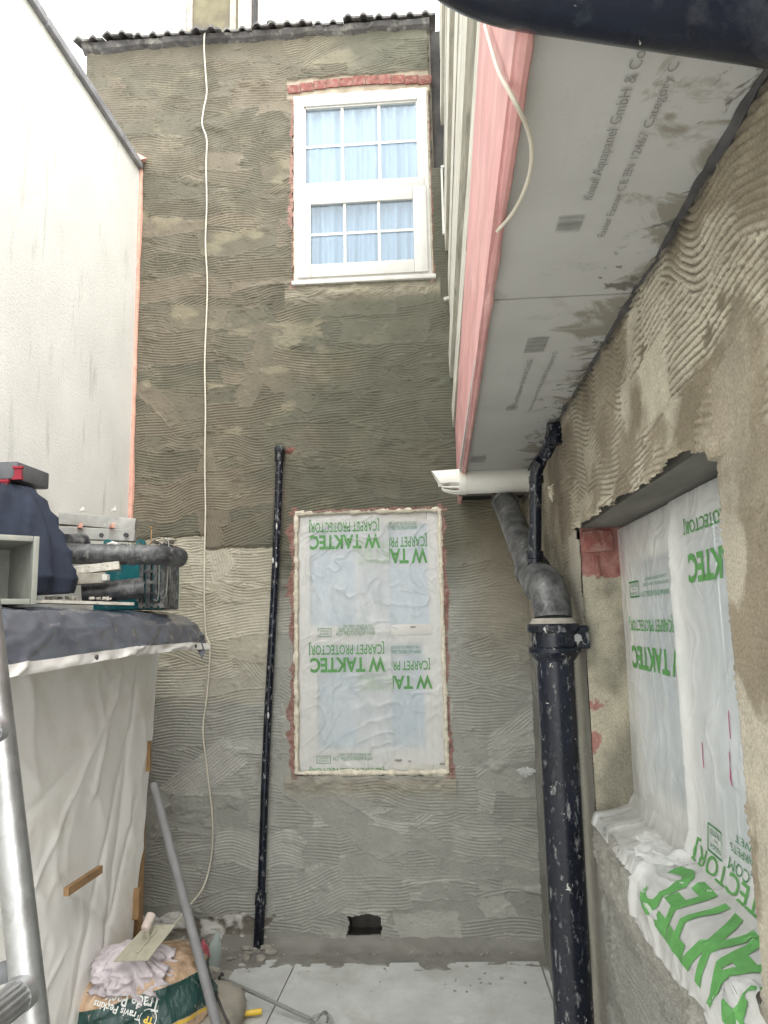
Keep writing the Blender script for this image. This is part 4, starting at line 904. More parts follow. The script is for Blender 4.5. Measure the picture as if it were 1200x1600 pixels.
# big dark pipe close overhead
oh = thing('overhead_pipe', 'large dark pipe close overhead crossing the top right corner', 'pipe', (.2, .74, H + .6))
nn = Vector((0, -.68, .73)) * .056
oa, ob = px(1210, 108, Y=.80) + nn, px(860, 56, Y=.745) + nn
dv = (ob - oa).normalized(); oc = oa + dv * ((oa.x - .004) / -dv.x)
B().tube([oa - dv * .14, oa] + bend(oa + dv * .03, oc, oc + Vector((-.03, -.01, .6)), .125, 16)[1:], .056, 40).build('pipe_run', 'overhead', oh, True)
# ================================================================== CABLES
pts = [(325, 49, D + .05), (320, 53, D - .07), (319, 75, D - .05), (321, 110, 0), (323, 145, 0), (318, 172, 0), (316, 195, 0), (323, 218, 0), (322, 260, 0), (323, 320, 0), (321, 380, 0), (324, 450, 0), (320, 560, 0), (321, 640, 0), (320, 730, 0), (321, 800, 0), (319, 900, 0), (321, 985, 0), (328, 1015, 0), (323, 1090, 0), (317, 1140, 0), (323, 1200, 0), (332, 1280, 0), (330, 1340, 0), (318, 1385, D - .10), (296, 1415, D - .25), (272, 1444, D - .42), (240, 1470, D - .6)]
tag(B().tube(curve_pts([px(u, v, Y=(y or D - .028)) for u, v, y in pts], 5), .0046, 10).build('white_cable', 'cable', None, True), 'long cream cable hanging down the rear wall from the roof edge', 'cable')
pts = [px(758, 40, X=fx(1.1) - .020), px(778, 108, X=fx(1.0) - .022)] + [px(u, v, Z=SOF - z_) for u, v, z_ in ((800, 150, .035), (824, 200, .034), (831, 240, .032), (824, 285, .03), (803, 330, .025), (777, 361, .016))]
tag(B().tube(curve_pts(pts, 8), .0031, 10).build('looped_cable', 'cable', None, True), 'short pale cable looping below the pink edge of the overhang', 'cable')

# ================================================================== STORAGE STACK ON THE LEFT
SX = -1.42
st = thing('sheeted_store', 'white plastic sheeted storage frame against the white wall', 'storage frame', (SX, 2.8, 0))
tr = px(246, 1030, X=SX); br_ = px(212, 1440, X=SX + .005)
U = np.linspace(0, 1, 150); V = np.linspace(0, 1, 150); a, b = np.meshgrid(U, V, indexing='ij')
ztop = H - .06; zz = ztop * b + .01
yR = np.interp(zz, [0, br_.z, tr.z, 9], [br_.y - .12, br_.y, tr.y, tr.y]); yy = 1.35 + (yR - 1.35) * a
fold = (1 - np.abs(2 * fbm(yy * 2.6 + zz * 1.1, zz * 1.3 - yy * .6, 401, 3) - 1)) ** 5
xx = SX + .012 * (fbm(yy * 1.4, zz * 1.1, 403) - .5) + .009 * fold + .02 * np.clip(.9 - zz, 0, 1) * np.sin(yy * 3.1 + 1) + .002 * fbm(yy * 14, zz * 12, 405) + .006 * (1 - np.abs(2 * fbm(yy * 3 + zz * 2.2, zz * 1.6 - yy * 2.5, 407, 2) - 1)) ** 10
cg = np.random.default_rng(77)
for (ya_, za_, yb_, zb_) in [(2.55, .80, 3.3, 1.5), (2.6, .8, 2.2, .2), (2.75, .85, 3.4, .35), (3.45, 1.55, 3.2, .3), (3.4, 1.3, 2.9, .2), (3.5, 1.0, 3.1, .15), (1.9, 1.5, 2.3, 1.1), (2.0, 1.25, 2.5, 1.45), (2.2, 1.0, 2.9, 1.2), (2.9, .55, 2.4, .3), (3.3, 1.6, 3.0, 1.0)]:
    L_ = math.hypot(yb_ - ya_, zb_ - za_); ty, tz = (yb_ - ya_) / L_, (zb_ - za_) / L_
    al = (yy - ya_) * ty + (zz - za_) * tz; di = -(yy - ya_) * tz + (zz - za_) * ty + .05 * (fbm(al * 3, al * 0, int(cg.integers(0, 60))) - .5)
    xx = xx + cg.choice((-1, 1)) * .010 * np.exp(-np.abs(di) / .016) * np.clip(al / .08, 0, 1) * np.clip((L_ - al) / .12, 0, 1)
link('plastic_sheet', grid_mesh('plastic_sheet', np.stack([xx, yy, zz], -1)), 'sheet', st)
for y in (1.4, 2.4, tr.y - .10): B().box((SX - .07, y, 0), (SX - .02, y + .05, ztop)).build('post', 'wood', st)
for y in (1.4, tr.y - .10): B().box((WW + .01, y, 0), (WW + .06, y + .05, ztop)).build('post', 'wood', st)
B().box((WW + .015, 1.35, ztop), (-1.25, tr.y - .03, ztop + .025)).build('top_board', 'wood', st)
U = np.linspace(0, 1, 20); a, b = np.meshgrid(U, U, indexing='ij')
link('end_sheet', grid_mesh('end_sheet', np.stack([WW + .02 + (SX - WW - .03) * a, tr.y - .025 - .2 * (1 - b) + 0 * a, ztop * b], -1)), 'sheet', st)
for (p, q, w) in ((px(103, 1394, X=SX + .05), px(157, 1358, X=SX + .05), .03), (px(231, 1158, X=SX + .012), px(230, 1205, X=SX + .012), .032), (px(214, 1388, X=SX + .012), px(212, 1436, X=SX + .012), .032)):
    B().bar(p, q, .02, w, (1, 0, 0) if abs(p.z - q.z) > abs(p.y - q.y) else (0, 0, 1), bev=.002).build('batten', 'wood', st)
# tarp folded over the top
tarp = thing('blue_tarp', 'dark blue-black tarpaulin with white eyelet hem draped over the store', 'tarpaulin', (-1.4, 2.7, H))
hz = px(10, 1040, X=-1.19); hz2 = px(300, 1004, X=-1.19); pass
YE = 3.63
path = np.array([(WW + .012, H + .066), (-1.50, H + .07), (-1.36, H + .07), (-1.29, H + .055), (-1.225, H + .000), (-1.207, H - .055), (-1.190, H - .115)])
ds = np.concatenate([[0], np.cumsum(np.hypot(*np.diff(path, axis=0).T))])
def tarp_pt(y, s):
    x = np.interp(s, ds, path[:, 0]); z = np.interp(s, ds, path[:, 1]); lowr = np.clip((s - ds[2]) / (ds[-1] - ds[2]), 0, 1)
    w1 = fbm(y * 3, s * 8, 411) - .5; w2 = (1 - np.abs(2 * fbm(y * 5 + s * 6, s * 9, 413, 3) - 1)) ** 4
    e = np.clip((y - YE + .35) / .35, 0, 1)
    x = x + lowr * (.035 * w1 + .018 * w2) + e ** 2 * lowr * .03; z = z + .006 * w2 + .008 * w1 + lowr * .012 * np.sin(y * 2.3 + .8)
    return x, y, z
U = np.linspace(1.3, YE, 190); V = np.linspace(0, ds[-1] - .028, 80); a, b = np.meshgrid(U, V, indexing='ij')
skew = .10 * np.clip((b - ds[2]) / .3, 0, 1) * np.clip((a - 3.2) / .4, 0, 1) - .06 * np.clip(1 - b / .5, 0, 1) * np.clip((a - 3.2) / .4, 0, 1)
X_, Y_, Z_ = tarp_pt(a, b); Y_ = Y_ + skew
link('tarp_cloth', grid_mesh('tarp_cloth', np.stack([X_, Y_, Z_], -1)), 'tarp', tarp)
V = np.linspace(ds[-1] - .028, ds[-1] + .008, 8); a, b = np.meshgrid(U, V, indexing='ij')
skew = .10 * np.clip((a - 3.2) / .4, 0, 1); X_, Y_, Z_ = tarp_pt(a, b)
link('hem', grid_mesh('hem', np.stack([X_ + .0015, Y_ + skew, Z_ - np.clip(b - ds[-1], 0, 1) * .9], -1)), 'hem', tarp)
for u in (149, 292):
    p = px(u, 1027 if u < 200 else 1011, X=-1.186); x, y, z = tarp_pt(np.float64(p.y), np.float64(ds[-1] - .010)); c0 = Vector((float(x) + .004, p.y + (.08 if u > 200 else 0), float(z)))
    B().tube([c0 + Vector((-.003, 0, 0)), c0 + Vector((.004, 0, .0))], .009, 12).build('eyelet', 'tar', tarp)
U = np.linspace(0, 1, 40); a, b = np.meshgrid(U, U, indexing='ij')   # end fold of the tarp
xe_ = np.interp(a, np.linspace(0, 1, len(path)), path[:, 0]); ze_ = np.interp(a, np.linspace(0, 1, len(path)), path[:, 1])
link('end_fold', grid_mesh('end_fold', np.stack([xe_ + .006 * np.sin(b * 5) + .03 * a, YE - .01 + .07 * (a - .5) + .012 * np.sin(a * 9 + b * 3), ze_ - b * (.10 - .05 * a)], -1)), 'tarp', tarp)
ST = H + .078                    # top of the tarp
# grey open-ended trunking box
bxp = px(57, 842, Y=2.30); bw, bh, bd = .30, bxp.z - ST, .32
bx = thing('grey_box', 'open grey plastic box lying on its side on the tarp', 'box', (bxp.x, 2.3, ST))
x0, x1 = bxp.x - bw, bxp.x; t = .010; z0, z1 = ST + .003, bxp.z
B().box((x0, 2.31, z0), (x1, 2.30 + bd, z0 + t)).build('bottom', 'grey_plastic', bx); B().box((x0, 2.31, z1 - t), (x1, 2.30 + bd, z1)).build('top', 'grey_plastic', bx)
B().box((x1 - t, 2.311, z0 + t + .0005), (x1, 2.299 + bd, z1 - t - .0005)).build('side', 'grey_plastic', bx); B().box((x0, 2.311, z0 + t + .0005), (x0 + t, 2.299 + bd, z1 - t - .0005)).build('side', 'grey_plastic', bx)
B().box((x0 + t, 2.29 + bd, z0 + t), (x1 - t, 2.298 + bd, z1 - t)).build('back', 'grey_plastic', bx)
ring(x0 - .008, x1 + .008, z0 - .002, z1 + .008, .018, 2.292, 2.309, bev=.003).build('rim', 'grey_plastic', bx, True)
bx.rotation_euler.z = R_(43)
# navy jacket
def blob(name, c, r, fn, mat, parent=None, n=72, m=54, e=.8):
    th = np.linspace(-math.pi, math.pi, n); ph = np.linspace(-math.pi / 2, math.pi / 2, m); a, b = np.meshgrid(th, ph, indexing='ij')
    sg = lambda x, p: np.sign(x) * np.abs(x) ** p
    X = sg(np.cos(b), e) * sg(np.cos(a), e); Y = sg(np.cos(b), e) * sg(np.sin(a), e); Z = sg(np.sin(b), e)
    X, Y, Z = fn(X, Y, Z, a, b); P = np.stack([c[0] + X * r[0], c[1] + Y * r[1], c[2] + Z * r[2]], -1); P[-1] = P[0]
    return link(name, grid_mesh(name, P), mat, parent)
def jf(X, Y, Z, a, b):
    Zl = b / (math.pi / 2); k = np.interp(Zl, [-1, -.97, -.7, -.2, .35, .7, .9, 1], [0, .86, 1.0, .90, .74, .58, .40, 0])
    fo = (1 - np.abs(2 * fbm(np.cos(a - Zl * .5) * 1.7 + 5, np.sin(a - Zl * .5) * 1.7 + .35 * Zl + 5, 421, 3) - 1)) ** 3
    k = k * (.90 + .30 * fo + .12 * (fbm(np.cos(a) * 2 + 5, np.sin(a) * 2 + Zl * 1.5 + 5, 423) - .5))
    return np.cos(a) * k - .22 * (Zl + .6), np.sin(a) * k, np.sign(Zl) * np.abs(Zl) + .08 * (fbm(np.cos(a) + 2, np.sin(a) + 2, 425) - .5) * (np.abs(Zl) < .99)
jc_ = px(42, 840, Y=2.86)
jk = blob('navy_jacket', (jc_.x - .03, jc_.y, jc_.z), (.215, .20, .235), jf, 'navy'); tag(jk, 'dark navy jacket heaped over the tools behind the grey box', 'jacket')
# tool case on the jacket
cp = px(28, 735, Y=2.80); tc = thing('tool_case', 'dark grey tool case with red catches on top of the jacket', 'case', cp + Vector((-.25, .1, -.02)))
zb = px(20, 748, Y=2.8).z; zt = px(20, 722, Y=2.8).z
B().box((cp.x - .5, 2.8, zb), (cp.x - .004, 3.05, zt + .004), bev=.008).build('case_body', 'case', tc, True)
B().box((cp.x - .52, 2.806, zb - .085), (cp.x - .05, 3.04, zb - .002), bev=.008).build('case_base', 'case', tc, True)
for (u0, v0, u1, v1) in ((24, 729, 34, 750), (3, 750, 12, 774)):
    p, q = px(u0, v0, Y=2.795), px(u1, v1, Y=2.795); b = B(); b.box((p.x, 2.788, q.z), (q.x, 2.799, p.z), bev=.002); b.box((p.x - .006, 2.782, p.z - .010), (q.x + .006, 2.798, p.z), bev=.002); b.box((p.x - .006, 2.782, q.z), (q.x + .006, 2.798, q.z + .012), bev=.002); b.build('catch', 'red', tc)
# teal crate of bits with a wire handle
CY = 3.34; c0, c1 = px(150, 940, Y=CY), px(254, 944, Y=CY); cz1 = px(200, 852, Y=CY).z; cx0, cx1 = c0.x, c1.x
cr = thing('teal_crate', 'teal and dark plastic crate full of pipe offcuts at the end of the store', 'crate', ((cx0 + cx1) / 2, CY, ST))
z0 = ST + .004; yb = CY + .20; xs_ = px(222, 900, Y=CY).x
B().box((cx0, CY, z0), (xs_, CY + .012, cz1 - .05), bev=.003).build('front_panel', 'teal', cr)
B().box((cx0, CY + .012, z0), (cx1 - .01, yb, z0 + .014)).build('floor', 'teal', cr); B().box((cx0, yb, z0), (cx1, yb + .012, cz1)).build('back_panel', 'teal', cr); B().box((cx0 - .012, CY, z0), (cx0 - .0005, yb, cz1)).build('end_panel', 'teal', cr)
for i in range(4):
    xx = xs_ + (cx1 - xs_) * i / 3.0
    B().box((xx - .010, CY - .012, z0 + .004), (xx + .010, CY + .016, cz1 - .012), bev=.003).build('grille_rib', 'dkplastic', cr)
for i in range(6): zz_ = z0 + .012 + (cz1 - z0 - .04) * i / 5; B().box((xs_, CY - .006, zz_), (cx1, CY + .008, zz_ + .014), bev=.002).build('grille_bar', 'dkplastic', cr)
for i in range(5):
    yy_ = CY + .03 + i * .034; B().box((cx1 - .004, yy_, z0), (cx1 + .006, yy_ + .018, cz1 - .008)).build('side_slat', 'dkplastic', cr)
B().box((cx1 - .006, CY - .01, cz1 - .012), (cx1 + .012, yb + .01, cz1 + .004), bev=.003).build('side_rim', 'dkplastic', cr)
hx = px(266, 850, Y=CY).x
B().tube(curve_pts([(cx1, CY - .015, cz1 + .004), (hx, CY - .02, cz1), (hx - .004, CY - .02, z0 + .09), (hx - .012, CY - .02, z0 + .055), (cx1 - .0, CY - .018, z0 + .045)], 6), .0035, 8).build('wire_handle', 'galv', cr, True)
B().tube(curve_pts([(cx1 - .015, CY - .018, cz1 + .002), (cx1 - .012, CY - .022, z0 + .06), (cx1 - .035, CY - .02, z0 + .04)], 6), .0035, 8).build('wire_handle', 'galv', cr, True)
for (u, v) in ((217, 907), (217, 937), (212, 921)):
    p = px(u, v, Y=CY - .004); B().tube([p + Vector((0, -.008, 0)), p + Vector((0, .006, 0))], .011, 12).build('corner_boss', 'dkplastic', cr)
# black pipes lying along the store
def lying(name, u0, v0, u1, v1, y0, y1, r, mat, label, bend_to=None, extra=None):
    a, b = px(u0, v0, Y=y0), px(u1, v1, Y=y1); o = thing(name, label, 'pipe', (a + b) / 2, 'black pipe pieces lying on the store')
    pts = [a, b]
    if bend_to is not None:
        pts = bend(a, b, b + Vector(bend_to), .07, 12)
    B().tube(pts, r, 24).build('pipe_run', mat, o, True); return o, a, b
o, a, b = lying('black_pipe_bend', 95, 865, 250, 867, 3.05, 3.17, .044, 'black_plastic', 'black plastic pipe with a bend lying across the teal crate', (.035, .15, .0))
d = (b - a).normalized()
for k in (.62, .72): c = a.lerp(b, k); B().tube([c - d * .012, c - d * .011, c + d * .011, c + d * .012], [.044, .0475, .0475, .044], 24).build('pipe_collar', 'black_plastic', o, True)
c = a.lerp(b, .52); B().tube([c + Vector((-.022, -.01, .043)), c + Vector((0, -.01, .048)), c + Vector((.024, -.01, .043))], [.004, .009, .004], 8).build('foam_blob', 'upvc', o, True)
lying('black_pipe_offcut', 128, 928, 225, 918, 3.14, 3.24, .046, 'black_plastic', 'short black pipe offcut lying on the tarp in front of the crate')
B_ = lying('black_pipe_stub', 105, 848, 130, 847, 3.2, 3.3, .04, 'black_plastic', 'end of a black pipe just behind the jacket under the rails')
p, q = px(110, 893, Y=3.06), px(188, 884, Y=3.12); tag(B().bar(p, q, .08, .035, bev=.003).build('timber_offcut', 'timber'), 'grey timber offcut lying under the bent black pipe', 'timber')
p, q = px(118, 906, Y=3.05), px(165, 903, Y=3.1); tag(B().bar(p, q, .07, .045, bev=.004).build('mortar_float', 'mortar'), 'mortar caked block between the jacket and the black offcut', 'block')
p = px(163, 902, Y=3.04); tag(B().box(p + Vector((-.011, 0, -.013)), p + Vector((.011, .03, .013)), bev=.002).build('white_tag', 'upvc'), 'small white square block beside the mortar caked block', 'block')
p, q = px(55, 940, Y=2.72), px(200, 944, Y=3.05); tag(B().bar(p, q, .09, .012, jit_ := None or (0, 0, 1)).build('dirty_plank', 'timber'), 'thin dirty plank lying flat along the tarp edge', 'plank')
for i in range(16):
    u = random.uniform(60, 175); p = px(u, 936, Y=2.78 + .003 * (u - 60)); b = B().box(p + Vector((-.008, -.006, -.002)), p + Vector((.008, .006, .008)), jit=.004)
    if i == 0: rub = B()
    rub.add(b.v, b.f)
rb = rub.build('rubble_crumbs', 'scrap'); rb['kind'] = 'stuff'
# two aluminium rails stacked on the crate
rl = thing('aluminium_rails', 'pair of dusty aluminium rails stacked above the black pipes', 'rails', px(150, 825, Y=3.4))
for (u0, v0, u1, v1, hh_) in ((80, 809, 213, 821, .058), (85, 832, 212, 838, .056)):
    B().bar(px(u0, v0, Y=3.38), px(u1, v1, Y=3.46), .06, hh_, bev=.003).build('rail', 'alu_paint', rl)
for u in (122, 172): B().bar(px(u, 822, Y=3.36), px(u + 6, 823, Y=3.37), .06, .022, bev=.003).build('spacer', 'salmon', rl)
for u in (128, 178):
    p = px(u, 798, Y=3.45); B().prism([p + Vector((-.016, 0, 0)), p + Vector((.012, 0, 0)), p + Vector((.008, 0, .026))], (0, .02, 0)).build('clip', 'upvc', rl)
for (u, v) in ((196, 836), (158, 836)): p = px(u, v, Y=3.395); B().tube([p, p + Vector((0, .012, 0))], .011, 12).build('screw_hole', 'tar', rl)
p = px(236, 850, Y=3.36); tag(B().tube([p, p + Vector((0, 0, .075)), p + Vector((0, 0, .0755)), p + Vector((0, 0, .081))], [.003, .003, .008, .008], 8).build('brass_bolt', 'wood'), 'thin upright bolt sticking out of the crate contents', 'bolt')
crumple('dusty_rag', px(258, 846, Y=3.40), (.055, .05, .022), 431, 'grey_bag', 'dusty grey rag on the rim of the teal crate', 'rag')
B1 = px(212, 846, Y=3.36)
for u in (168, 219):
    p = px(u, 849, Y=3.335); B().tube([p, p + Vector((0, .02, 0))], .020, 16).build('roller_end', 'teal', cr); B().tube([p + Vector((0, -.004, 0)), p + Vector((0, .0, 0))], .008, 12).build('roller_pin', 'dkplastic', cr)

# ================================================================== SCAFFOLD TOWER FRAME
sc = thing('tower_frame', 'aluminium scaffold tower frame with ribbed rungs at the left edge', 'scaffold', px(40, 1400, Y=1.25))
q0, q1 = px(-27, 900, Y=1.36), px(55, 1650, Y=1.20); up_d = (q0 - q1).normalized()
f0_ = q1 - up_d * (q1.z / up_d.z)
B().tube([f0_, q1, q0, q0 + up_d * .35], .0255, 24).build('upright', 'alu', sc, True)
off = Vector((-.05, -.72, 0)); B().tube([f0_ + off, q1 + off, q0 + off, q0 + off + up_d * .12], .0255, 24).build('upright', 'alu', sc, True)
def ribbed(p, q, r):
    d = (q - p).normalized(); x = d.cross(Vector((0, 0, 1))).normalized(); y = d.cross(x); n = 64; vs = []
    for c in (p, q):
        for k in range(n): t = 2 * math.pi * k / n; rr = r * (1 + .035 * (1 if k % 4 < 2 else -1)); vs.append(c + (x * math.cos(t) + y * math.sin(t)) * rr)
    return B().add(vs, [[k, (k + 1) % n, n + (k + 1) % n, n + k] for k in range(n)] + [list(range(n)), list(range(n, 2 * n))])
def on_up(v): 
    best = min(np.linspace(0, 1, 400), key=lambda k: abs(((lambda c: 800 - FPX * c[1] / -c[2])(CAMM @ np.array(q1.lerp(q0, k) - Vector((0, 0, H))))) - v)); return q1.lerp(q0, best)
for v, r in ((1545, .024), (1140, .024)):
    p = on_up(v); ribbed(p + off.normalized() * .018, p + off - off.normalized() * .018, r).build('rung', 'alu', sc)
    B().tube([p + off.normalized() * .016, p + off.normalized() * .030], [.029, .026], 24).build('weld', 'alu', sc, True)
p = on_up(1500); B().tube([p + Vector((-.02, .02, -.02)), p + Vector((-.45, .12, -.16))], .017, 14).build('brace', 'case', sc, True)

# ================================================================== BAGS AND TOOLS ON THE FLOOR
def sackf(seed, sq=.9):
    def f(X, Y, Z, a, b):
        k = 1 + .12 * (fbm(np.cos(a) * 1.5 + 4, Z * 1.5 + np.sin(a) + 4, seed) - .5) * 2 + .06 * (1 - np.abs(2 * fbm(np.cos(a) * 4 + 7, Z * 3 + np.sin(a) * 3 + 7, seed + 2, 3) - 1)) ** 5
        flat = np.maximum(Z, -sq); return X * k, Y * k, flat * (1 + .10 * (fbm(X * 1.5 + 6, Y * 1.5 + 6, seed + 4) - .5))
    return f
bc = px(218, 1560, Y=3.26)
bag1 = blob('printed_sack', (0, 0, 0), (.30, .24, .185), sackf(441), 'sack', None, 110, 80, .72)
bag1.location = (bc.x, bc.y, .178); bag1.rotation_euler = (R_(-8), R_(-9), R_(22))
tag(bag1, 'clear sack of sand with dark green printed band, under the trowel', 'sack')
bpy.context.view_layer.update()
mwb = bag1.matrix_world.copy(); vs_ = [mwb @ v.co for v in bag1.data.vertices]; bvh = BVHTree.FromPolygons(vs_, [list(p.vertices) for p in bag1.data.polygons])
eye = Vector((0, 0, H)); inv = mwb.inverted()
def sack_text(parts, u, v, ang, mat):
    """print lying on the sack's skin: cast along one fixed direction from a plane facing the yard"""
    c = px(u, v, Y=2.9); dr = Vector((-.33, .85, -.42)).normalized(); rt = Vector((1, .4, 0)).normalized(); upv = rt.cross(dr).normalized() * -1
    if upv.z < 0: upv = -upv
    ca_, sa_ = math.cos(ang), math.sin(ang); rx = rt * ca_ + upv * sa_; ux = -rt * sa_ + upv * ca_
    # plane point under the pixel
    hit = bvh.ray_cast(eye, (c - eye).normalized())[0]
    if hit is None: return
    base = hit - dr * .4
    def fn(x, y):
        h, n_, *_ = bvh.ray_cast(base + rx * x + ux * y, dr)
        return None if h is None else inv @ (h - dr * .0025)
    o = put_letters('sack_print', parts, fn, mat, None); o.parent = bag1
sack_text([('Trade Pack', 0, 0, .21, .046, .02)], 252, 1560, R_(180 - 16), 'bag_white')
sack_text([('Travis Perkins', 0, 0, .19, .026, .02)], 222, 1583, R_(180 - 22), 'bag_white')
sack_text([('TP', -.018, -.012, .036, .024, .03)], 232, 1594, R_(180 - 20), 'bag_yellow')
circ = ([(math.cos(t) * r, math.sin(t) * r) for r in (.030, .0335) for t in np.linspace(0, 6.283, 32, False)], [[i, (i + 1) % 32, 32 + (i + 1) % 32, 32 + i] for i in range(32)])
sack_text([(circ, 0, 0, 0, 0, 0)], 231, 1592, 0, 'bag_white')
b2 = px(318, 1585, Y=3.36)
bag2 = blob('grey_sack', (b2.x, b2.y, .085), (.16, .20, .085), sackf(451), 'grey_bag', None, 80, 60, .75); tag(bag2, 'dusty grey sack lying flat on the floor right of the printed sack', 'sack')
b3 = px(120, 1610, Y=3.0)
bag3 = blob('buff_sack', (b3.x + .02, b3.y, .10), (.20, .2, .11), sackf(461), 'grey_bag', None, 70, 50, .75); tag(bag3, 'low buff sack on the floor at the foot of the white sheet', 'sack')
# wooden block, rag, trowel
p, q = px(135, 1500, Y=3.28), px(168, 1478, Y=3.36); tag(B().bar(p, q, .05, .05, bev=.006).build('wood_block', 'wood'), 'chewed brown wood block between the sheet and the printed sack', 'wood')
def ragf(X, Y, Z, a, b):
    fo = (1 - np.abs(2 * fbm(a * 2.6 + 3 + Z, Z * 1.6 + 3, 471, 3) - 1)) ** 4; k = .78 + .50 * fo + .25 * (fbm(np.cos(a) * 2 + 5, np.sin(a) * 2 + 5, 473) - .5)
    return X * k, Y * k, np.maximum(Z, -.75) * (1 + .3 * (fbm(X * 2 + 4, Y * 2 + 4, 475) - .4))
rc_ = px(213, 1520, Y=3.18); rag = blob('lilac_rag', (rc_.x - .01, rc_.y, rc_.z), (.155, .13, .115), ragf, 'rag', None, 120, 80, .9); tag(rag, 'crumpled pale lilac rag on the printed sack beneath the trowel', 'rag')
rag.rotation_euler = (0, 0, 0)
trw = thing('plastering_trowel', 'steel plastering trowel with pale handle lying on the rag', 'trowel', px(225, 1480, Y=3.08))
TA, TB, TC_, TD = px(177, 1503, Y=3.02), px(231, 1501, Y=3.02), px(275, 1445, Y=3.16), px(228, 1446, Y=3.16)
nrm = (TB - TA).cross(TD - TA).normalized(); nrm = nrm if nrm.z > 0 else -nrm
B().prism([TA, TB, TC_, TD], nrm * .0025).build('blade', 'steel', trw)
m0, m1 = (TA + TB) / 2 * .8 + (TC_ + TD) / 2 * .2, (TA + TB) / 2 * .15 + (TC_ + TD) / 2 * .85
B().bar(m0 + nrm * .006, m1 + nrm * .006, .016, .008, nrm, bev=.002).build('tang', 'steel', trw)
mm = m0.lerp(m1, .62)
B().tube(curve_pts([mm + nrm * .004, mm + nrm * .03, mm + (m1 - m0) * .1 + nrm * .055]), .008, 10).build('shank', 'steel', trw, True)
h0 = mm + nrm * .058 - (m1 - m0) * .08; h1 = px(237, 1428, Y=3.12)
B().tube([h0.lerp(h1, k) for k in (0, .04, .2, .5, .8, .94, .98, 1)], [.010, .016, .019, .0185, .0195, .0195, .016, .008], 18).build('handle', 'trowel_handle', trw, True)
# pole, mixing paddle, yellow tube, packets
pt_, pb_ = px(240, 1224, Y=3.48), px(336, 1590, Y=3.04); dpl = (pb_ - pt_).normalized(); pb2 = pb_ + dpl * (pb_.z - .01) / -dpl.z
tag(B().tube([pt_, pt_ + dpl * .004, pb_, pb2], [.012, .0185, .0200, .0205], 16).build('grey_pole', 'grey_pole', None, True), 'grey pole leaning against the sheeted store in front of the sacks', 'pole')
mp = thing('mixing_paddle', 'galvanised mixing paddle lying on the floor beside the grey sack', 'paddle', px(420, 1560, Y=3.5))
a, b = px(346, 1528, Y=3.62), px(484, 1592, Y=3.40); b.z = max(b.z, .05)
B().tube([a, b], .0085, 12).build('shaft', 'galv', mp, True); d = (b - a).normalized()
B().tube([a - d * .05, a - d * .045, a - d * .005, a], [.012, .022, .022, .010], 12).build('coupling', 'tar', mp, True)
sd = d.cross(Vector((0, 0, 1))).normalized(); upn = sd.cross(d)
for i in range(3):
    an = 2 * math.pi * i / 3 + .5; w_ = sd * math.cos(an) + upn * math.sin(an)
    pts = [b + d * (.0 + .03 * k) + w_ * (.045 * math.sin(math.pi * (k / 4))) for k in range(5)]
    B().tube(curve_pts(pts, 5), .006, 8).build('paddle_blade', 'galv', mp, True)
B().tube([b + d * .06 + (sd * math.cos(t) + upn * math.sin(t)) * .046 for t in np.linspace(0, 6.283, 25)], .005, 8).build('paddle_ring', 'galv', mp, True)
ya, yb_ = px(352, 1591, Y=3.42), px(409, 1580, Y=3.46); ya.z = max(ya.z, .05); yb_.z = max(.05, yb_.z)
yt = thing('yellow_tube', 'short yellow plastic tube lying on the floor by the grey sack', 'tube', ya)
B().tube([ya, yb_], .012, 14).build('tube_body', 'yellow', yt, True); B().tube([yb_, yb_ + (yb_ - ya).normalized() * .001], [.0075, .0075], 12).build('tube_mouth', 'tar', yt)
for i in range(4):
    B().tube(curve_pts([ya + Vector((0, 0, .004 * i)), ya + Vector((-.03, -.01 * i, .012)), ya + Vector((-.045 - .01 * i, -.05, -.01)), ya + Vector((-.03, -.09 - .01 * i, -.02))], 6), .0035, 6).build('yellow_strand', 'yellow', yt, True)
tag(B().tube(curve_pts([px(327, 1535, Y=3.36), px(340, 1560, Y=3.28), px(348, 1580, Y=3.22), px(358, 1602, Y=3.16)]), .006, 8).build('dark_cord', 'tar', None, True), 'thin dark cord running down beside the leaning grey pole', 'cord')
pk0 = px(292, 1500, Y=3.66)
pkt = thing('pink_packet', 'pink packet with white label behind the leaning pole', 'packet', pk0)
rt_ = Matrix.Rotation(R_(28), 3, 'Y') @ Matrix.Rotation(R_(-20), 3, 'X')
B().box(pk0 + Vector((-.045, -.015, -.05)), pk0 + Vector((.045, .015, .05)), rot=rt_, piv=pk0, bev=.006).build('packet_body', 'pinkpack', pkt)
B().box(pk0 + Vector((-.03, -.018, -.02)), pk0 + Vector((.01, -.0155, .015)), rot=rt_, piv=pk0).build('packet_label', 'upvc', pkt)
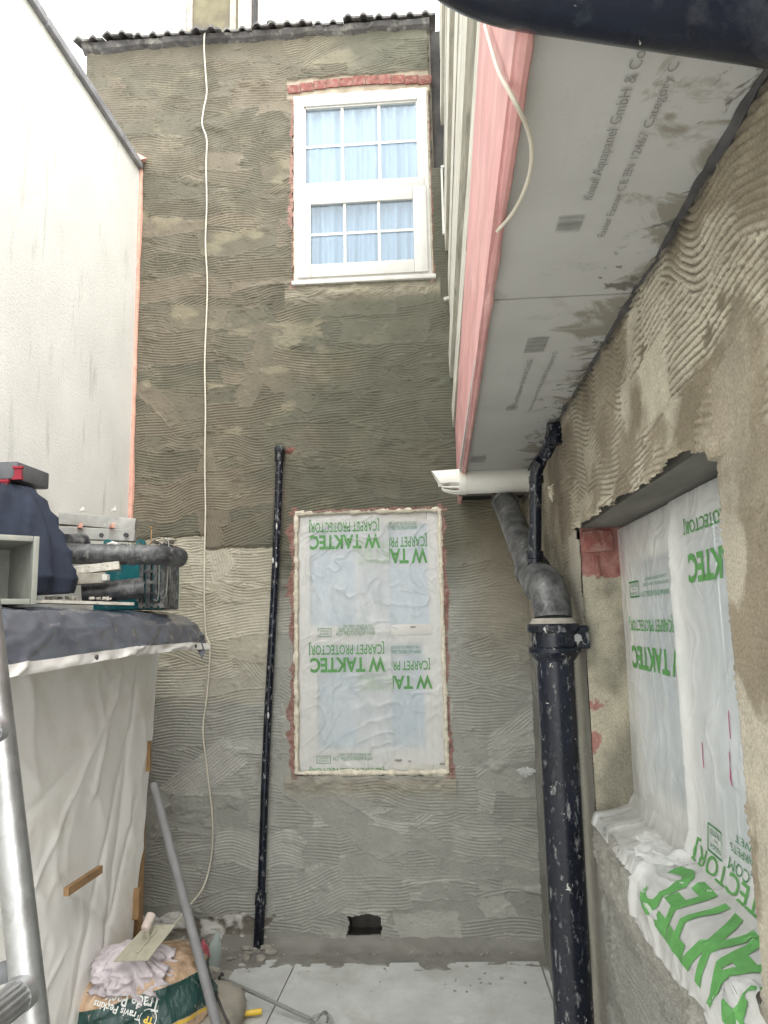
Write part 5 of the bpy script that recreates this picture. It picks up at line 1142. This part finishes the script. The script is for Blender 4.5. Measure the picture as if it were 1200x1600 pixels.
bt = px(333, 1498, Y=3.74); bo = thing('clear_bottle', 'clear plastic bottle with pink residue leaning behind the pole', 'bottle', bt); lean = Vector((.16, .05, 1)).normalized()
b0 = Vector((bt.x - .02, bt.y, .03)); B().tube([b0 + lean * h for h in (0, .01, .02, .16, .19, .21, .23)], [.02, .03, .034, .034, .028, .016, .014], 18).build('bottle_body', 'clear', bo, True)
B().tube([b0 + lean * h for h in (.004, .012, .06, .07)], [.018, .027, .029, .01], 16).build('pink_residue', 'pinkpack', bo, True)
crumple('pink_bag', px(318, 1490, Y=3.72), (.035, .03, .06), 481, 'pinkpack', 'crumpled pink plastic bag between the packet and the clear bottle', 'bag')
crumple('muddy_lump', px(332, 1522, Y=3.58), (.035, .03, .03), 483, 'mortar', 'muddy brown lump at the end of the mixing paddle', 'lump')
for i in range(60):
    b = B(); u = random.uniform(-1.0, .4); y_ = D - random.uniform(.05, .5) if i % 3 else D - random.uniform(.05, .14); r = random.uniform(.003, .008)
    b.box((u - r, y_ - r * .7, .034), (u + r, y_ + r * .7, .034 + r), rot=Matrix.Rotation(random.uniform(0, 3), 3, 'Z'), jit=r * .4)
    if i == 0: deb = B()
    deb.add(b.v, b.f)
o = deb.build('floor_crumbs', 'mortar'); o['kind'] = 'stuff'
for o in (bag1, bag2, bag3): o['group'] = 'sacks on the yard floor'
bm = bmesh.new()
for i in range(34):                                            # broken plaster and brick bits at the foot of the bare plinth
    rr_ = random.choice((.006, .010, .014, .022)); c0 = Vector((random.uniform(-1.30, -.90), D - random.uniform(.02, .20), .035 + rr_ * .4))
    q = bmesh.ops.create_icosphere(bm, subdivisions=2, radius=rr_)['verts']
    for v in q: v.co = Vector((v.co.x * 1.3, v.co.y, v.co.z * .75)) * (.25 + 1.5 * float(fbm(v.co.x * 60 + i, v.co.y * 40 + v.co.z * 30, i))) + c0
me = bpy.data.meshes.new('plaster_rubble'); bm.to_mesh(me); bm.free(); o = link('plaster_rubble', me, 'mortar'); o['kind'] = 'stuff'
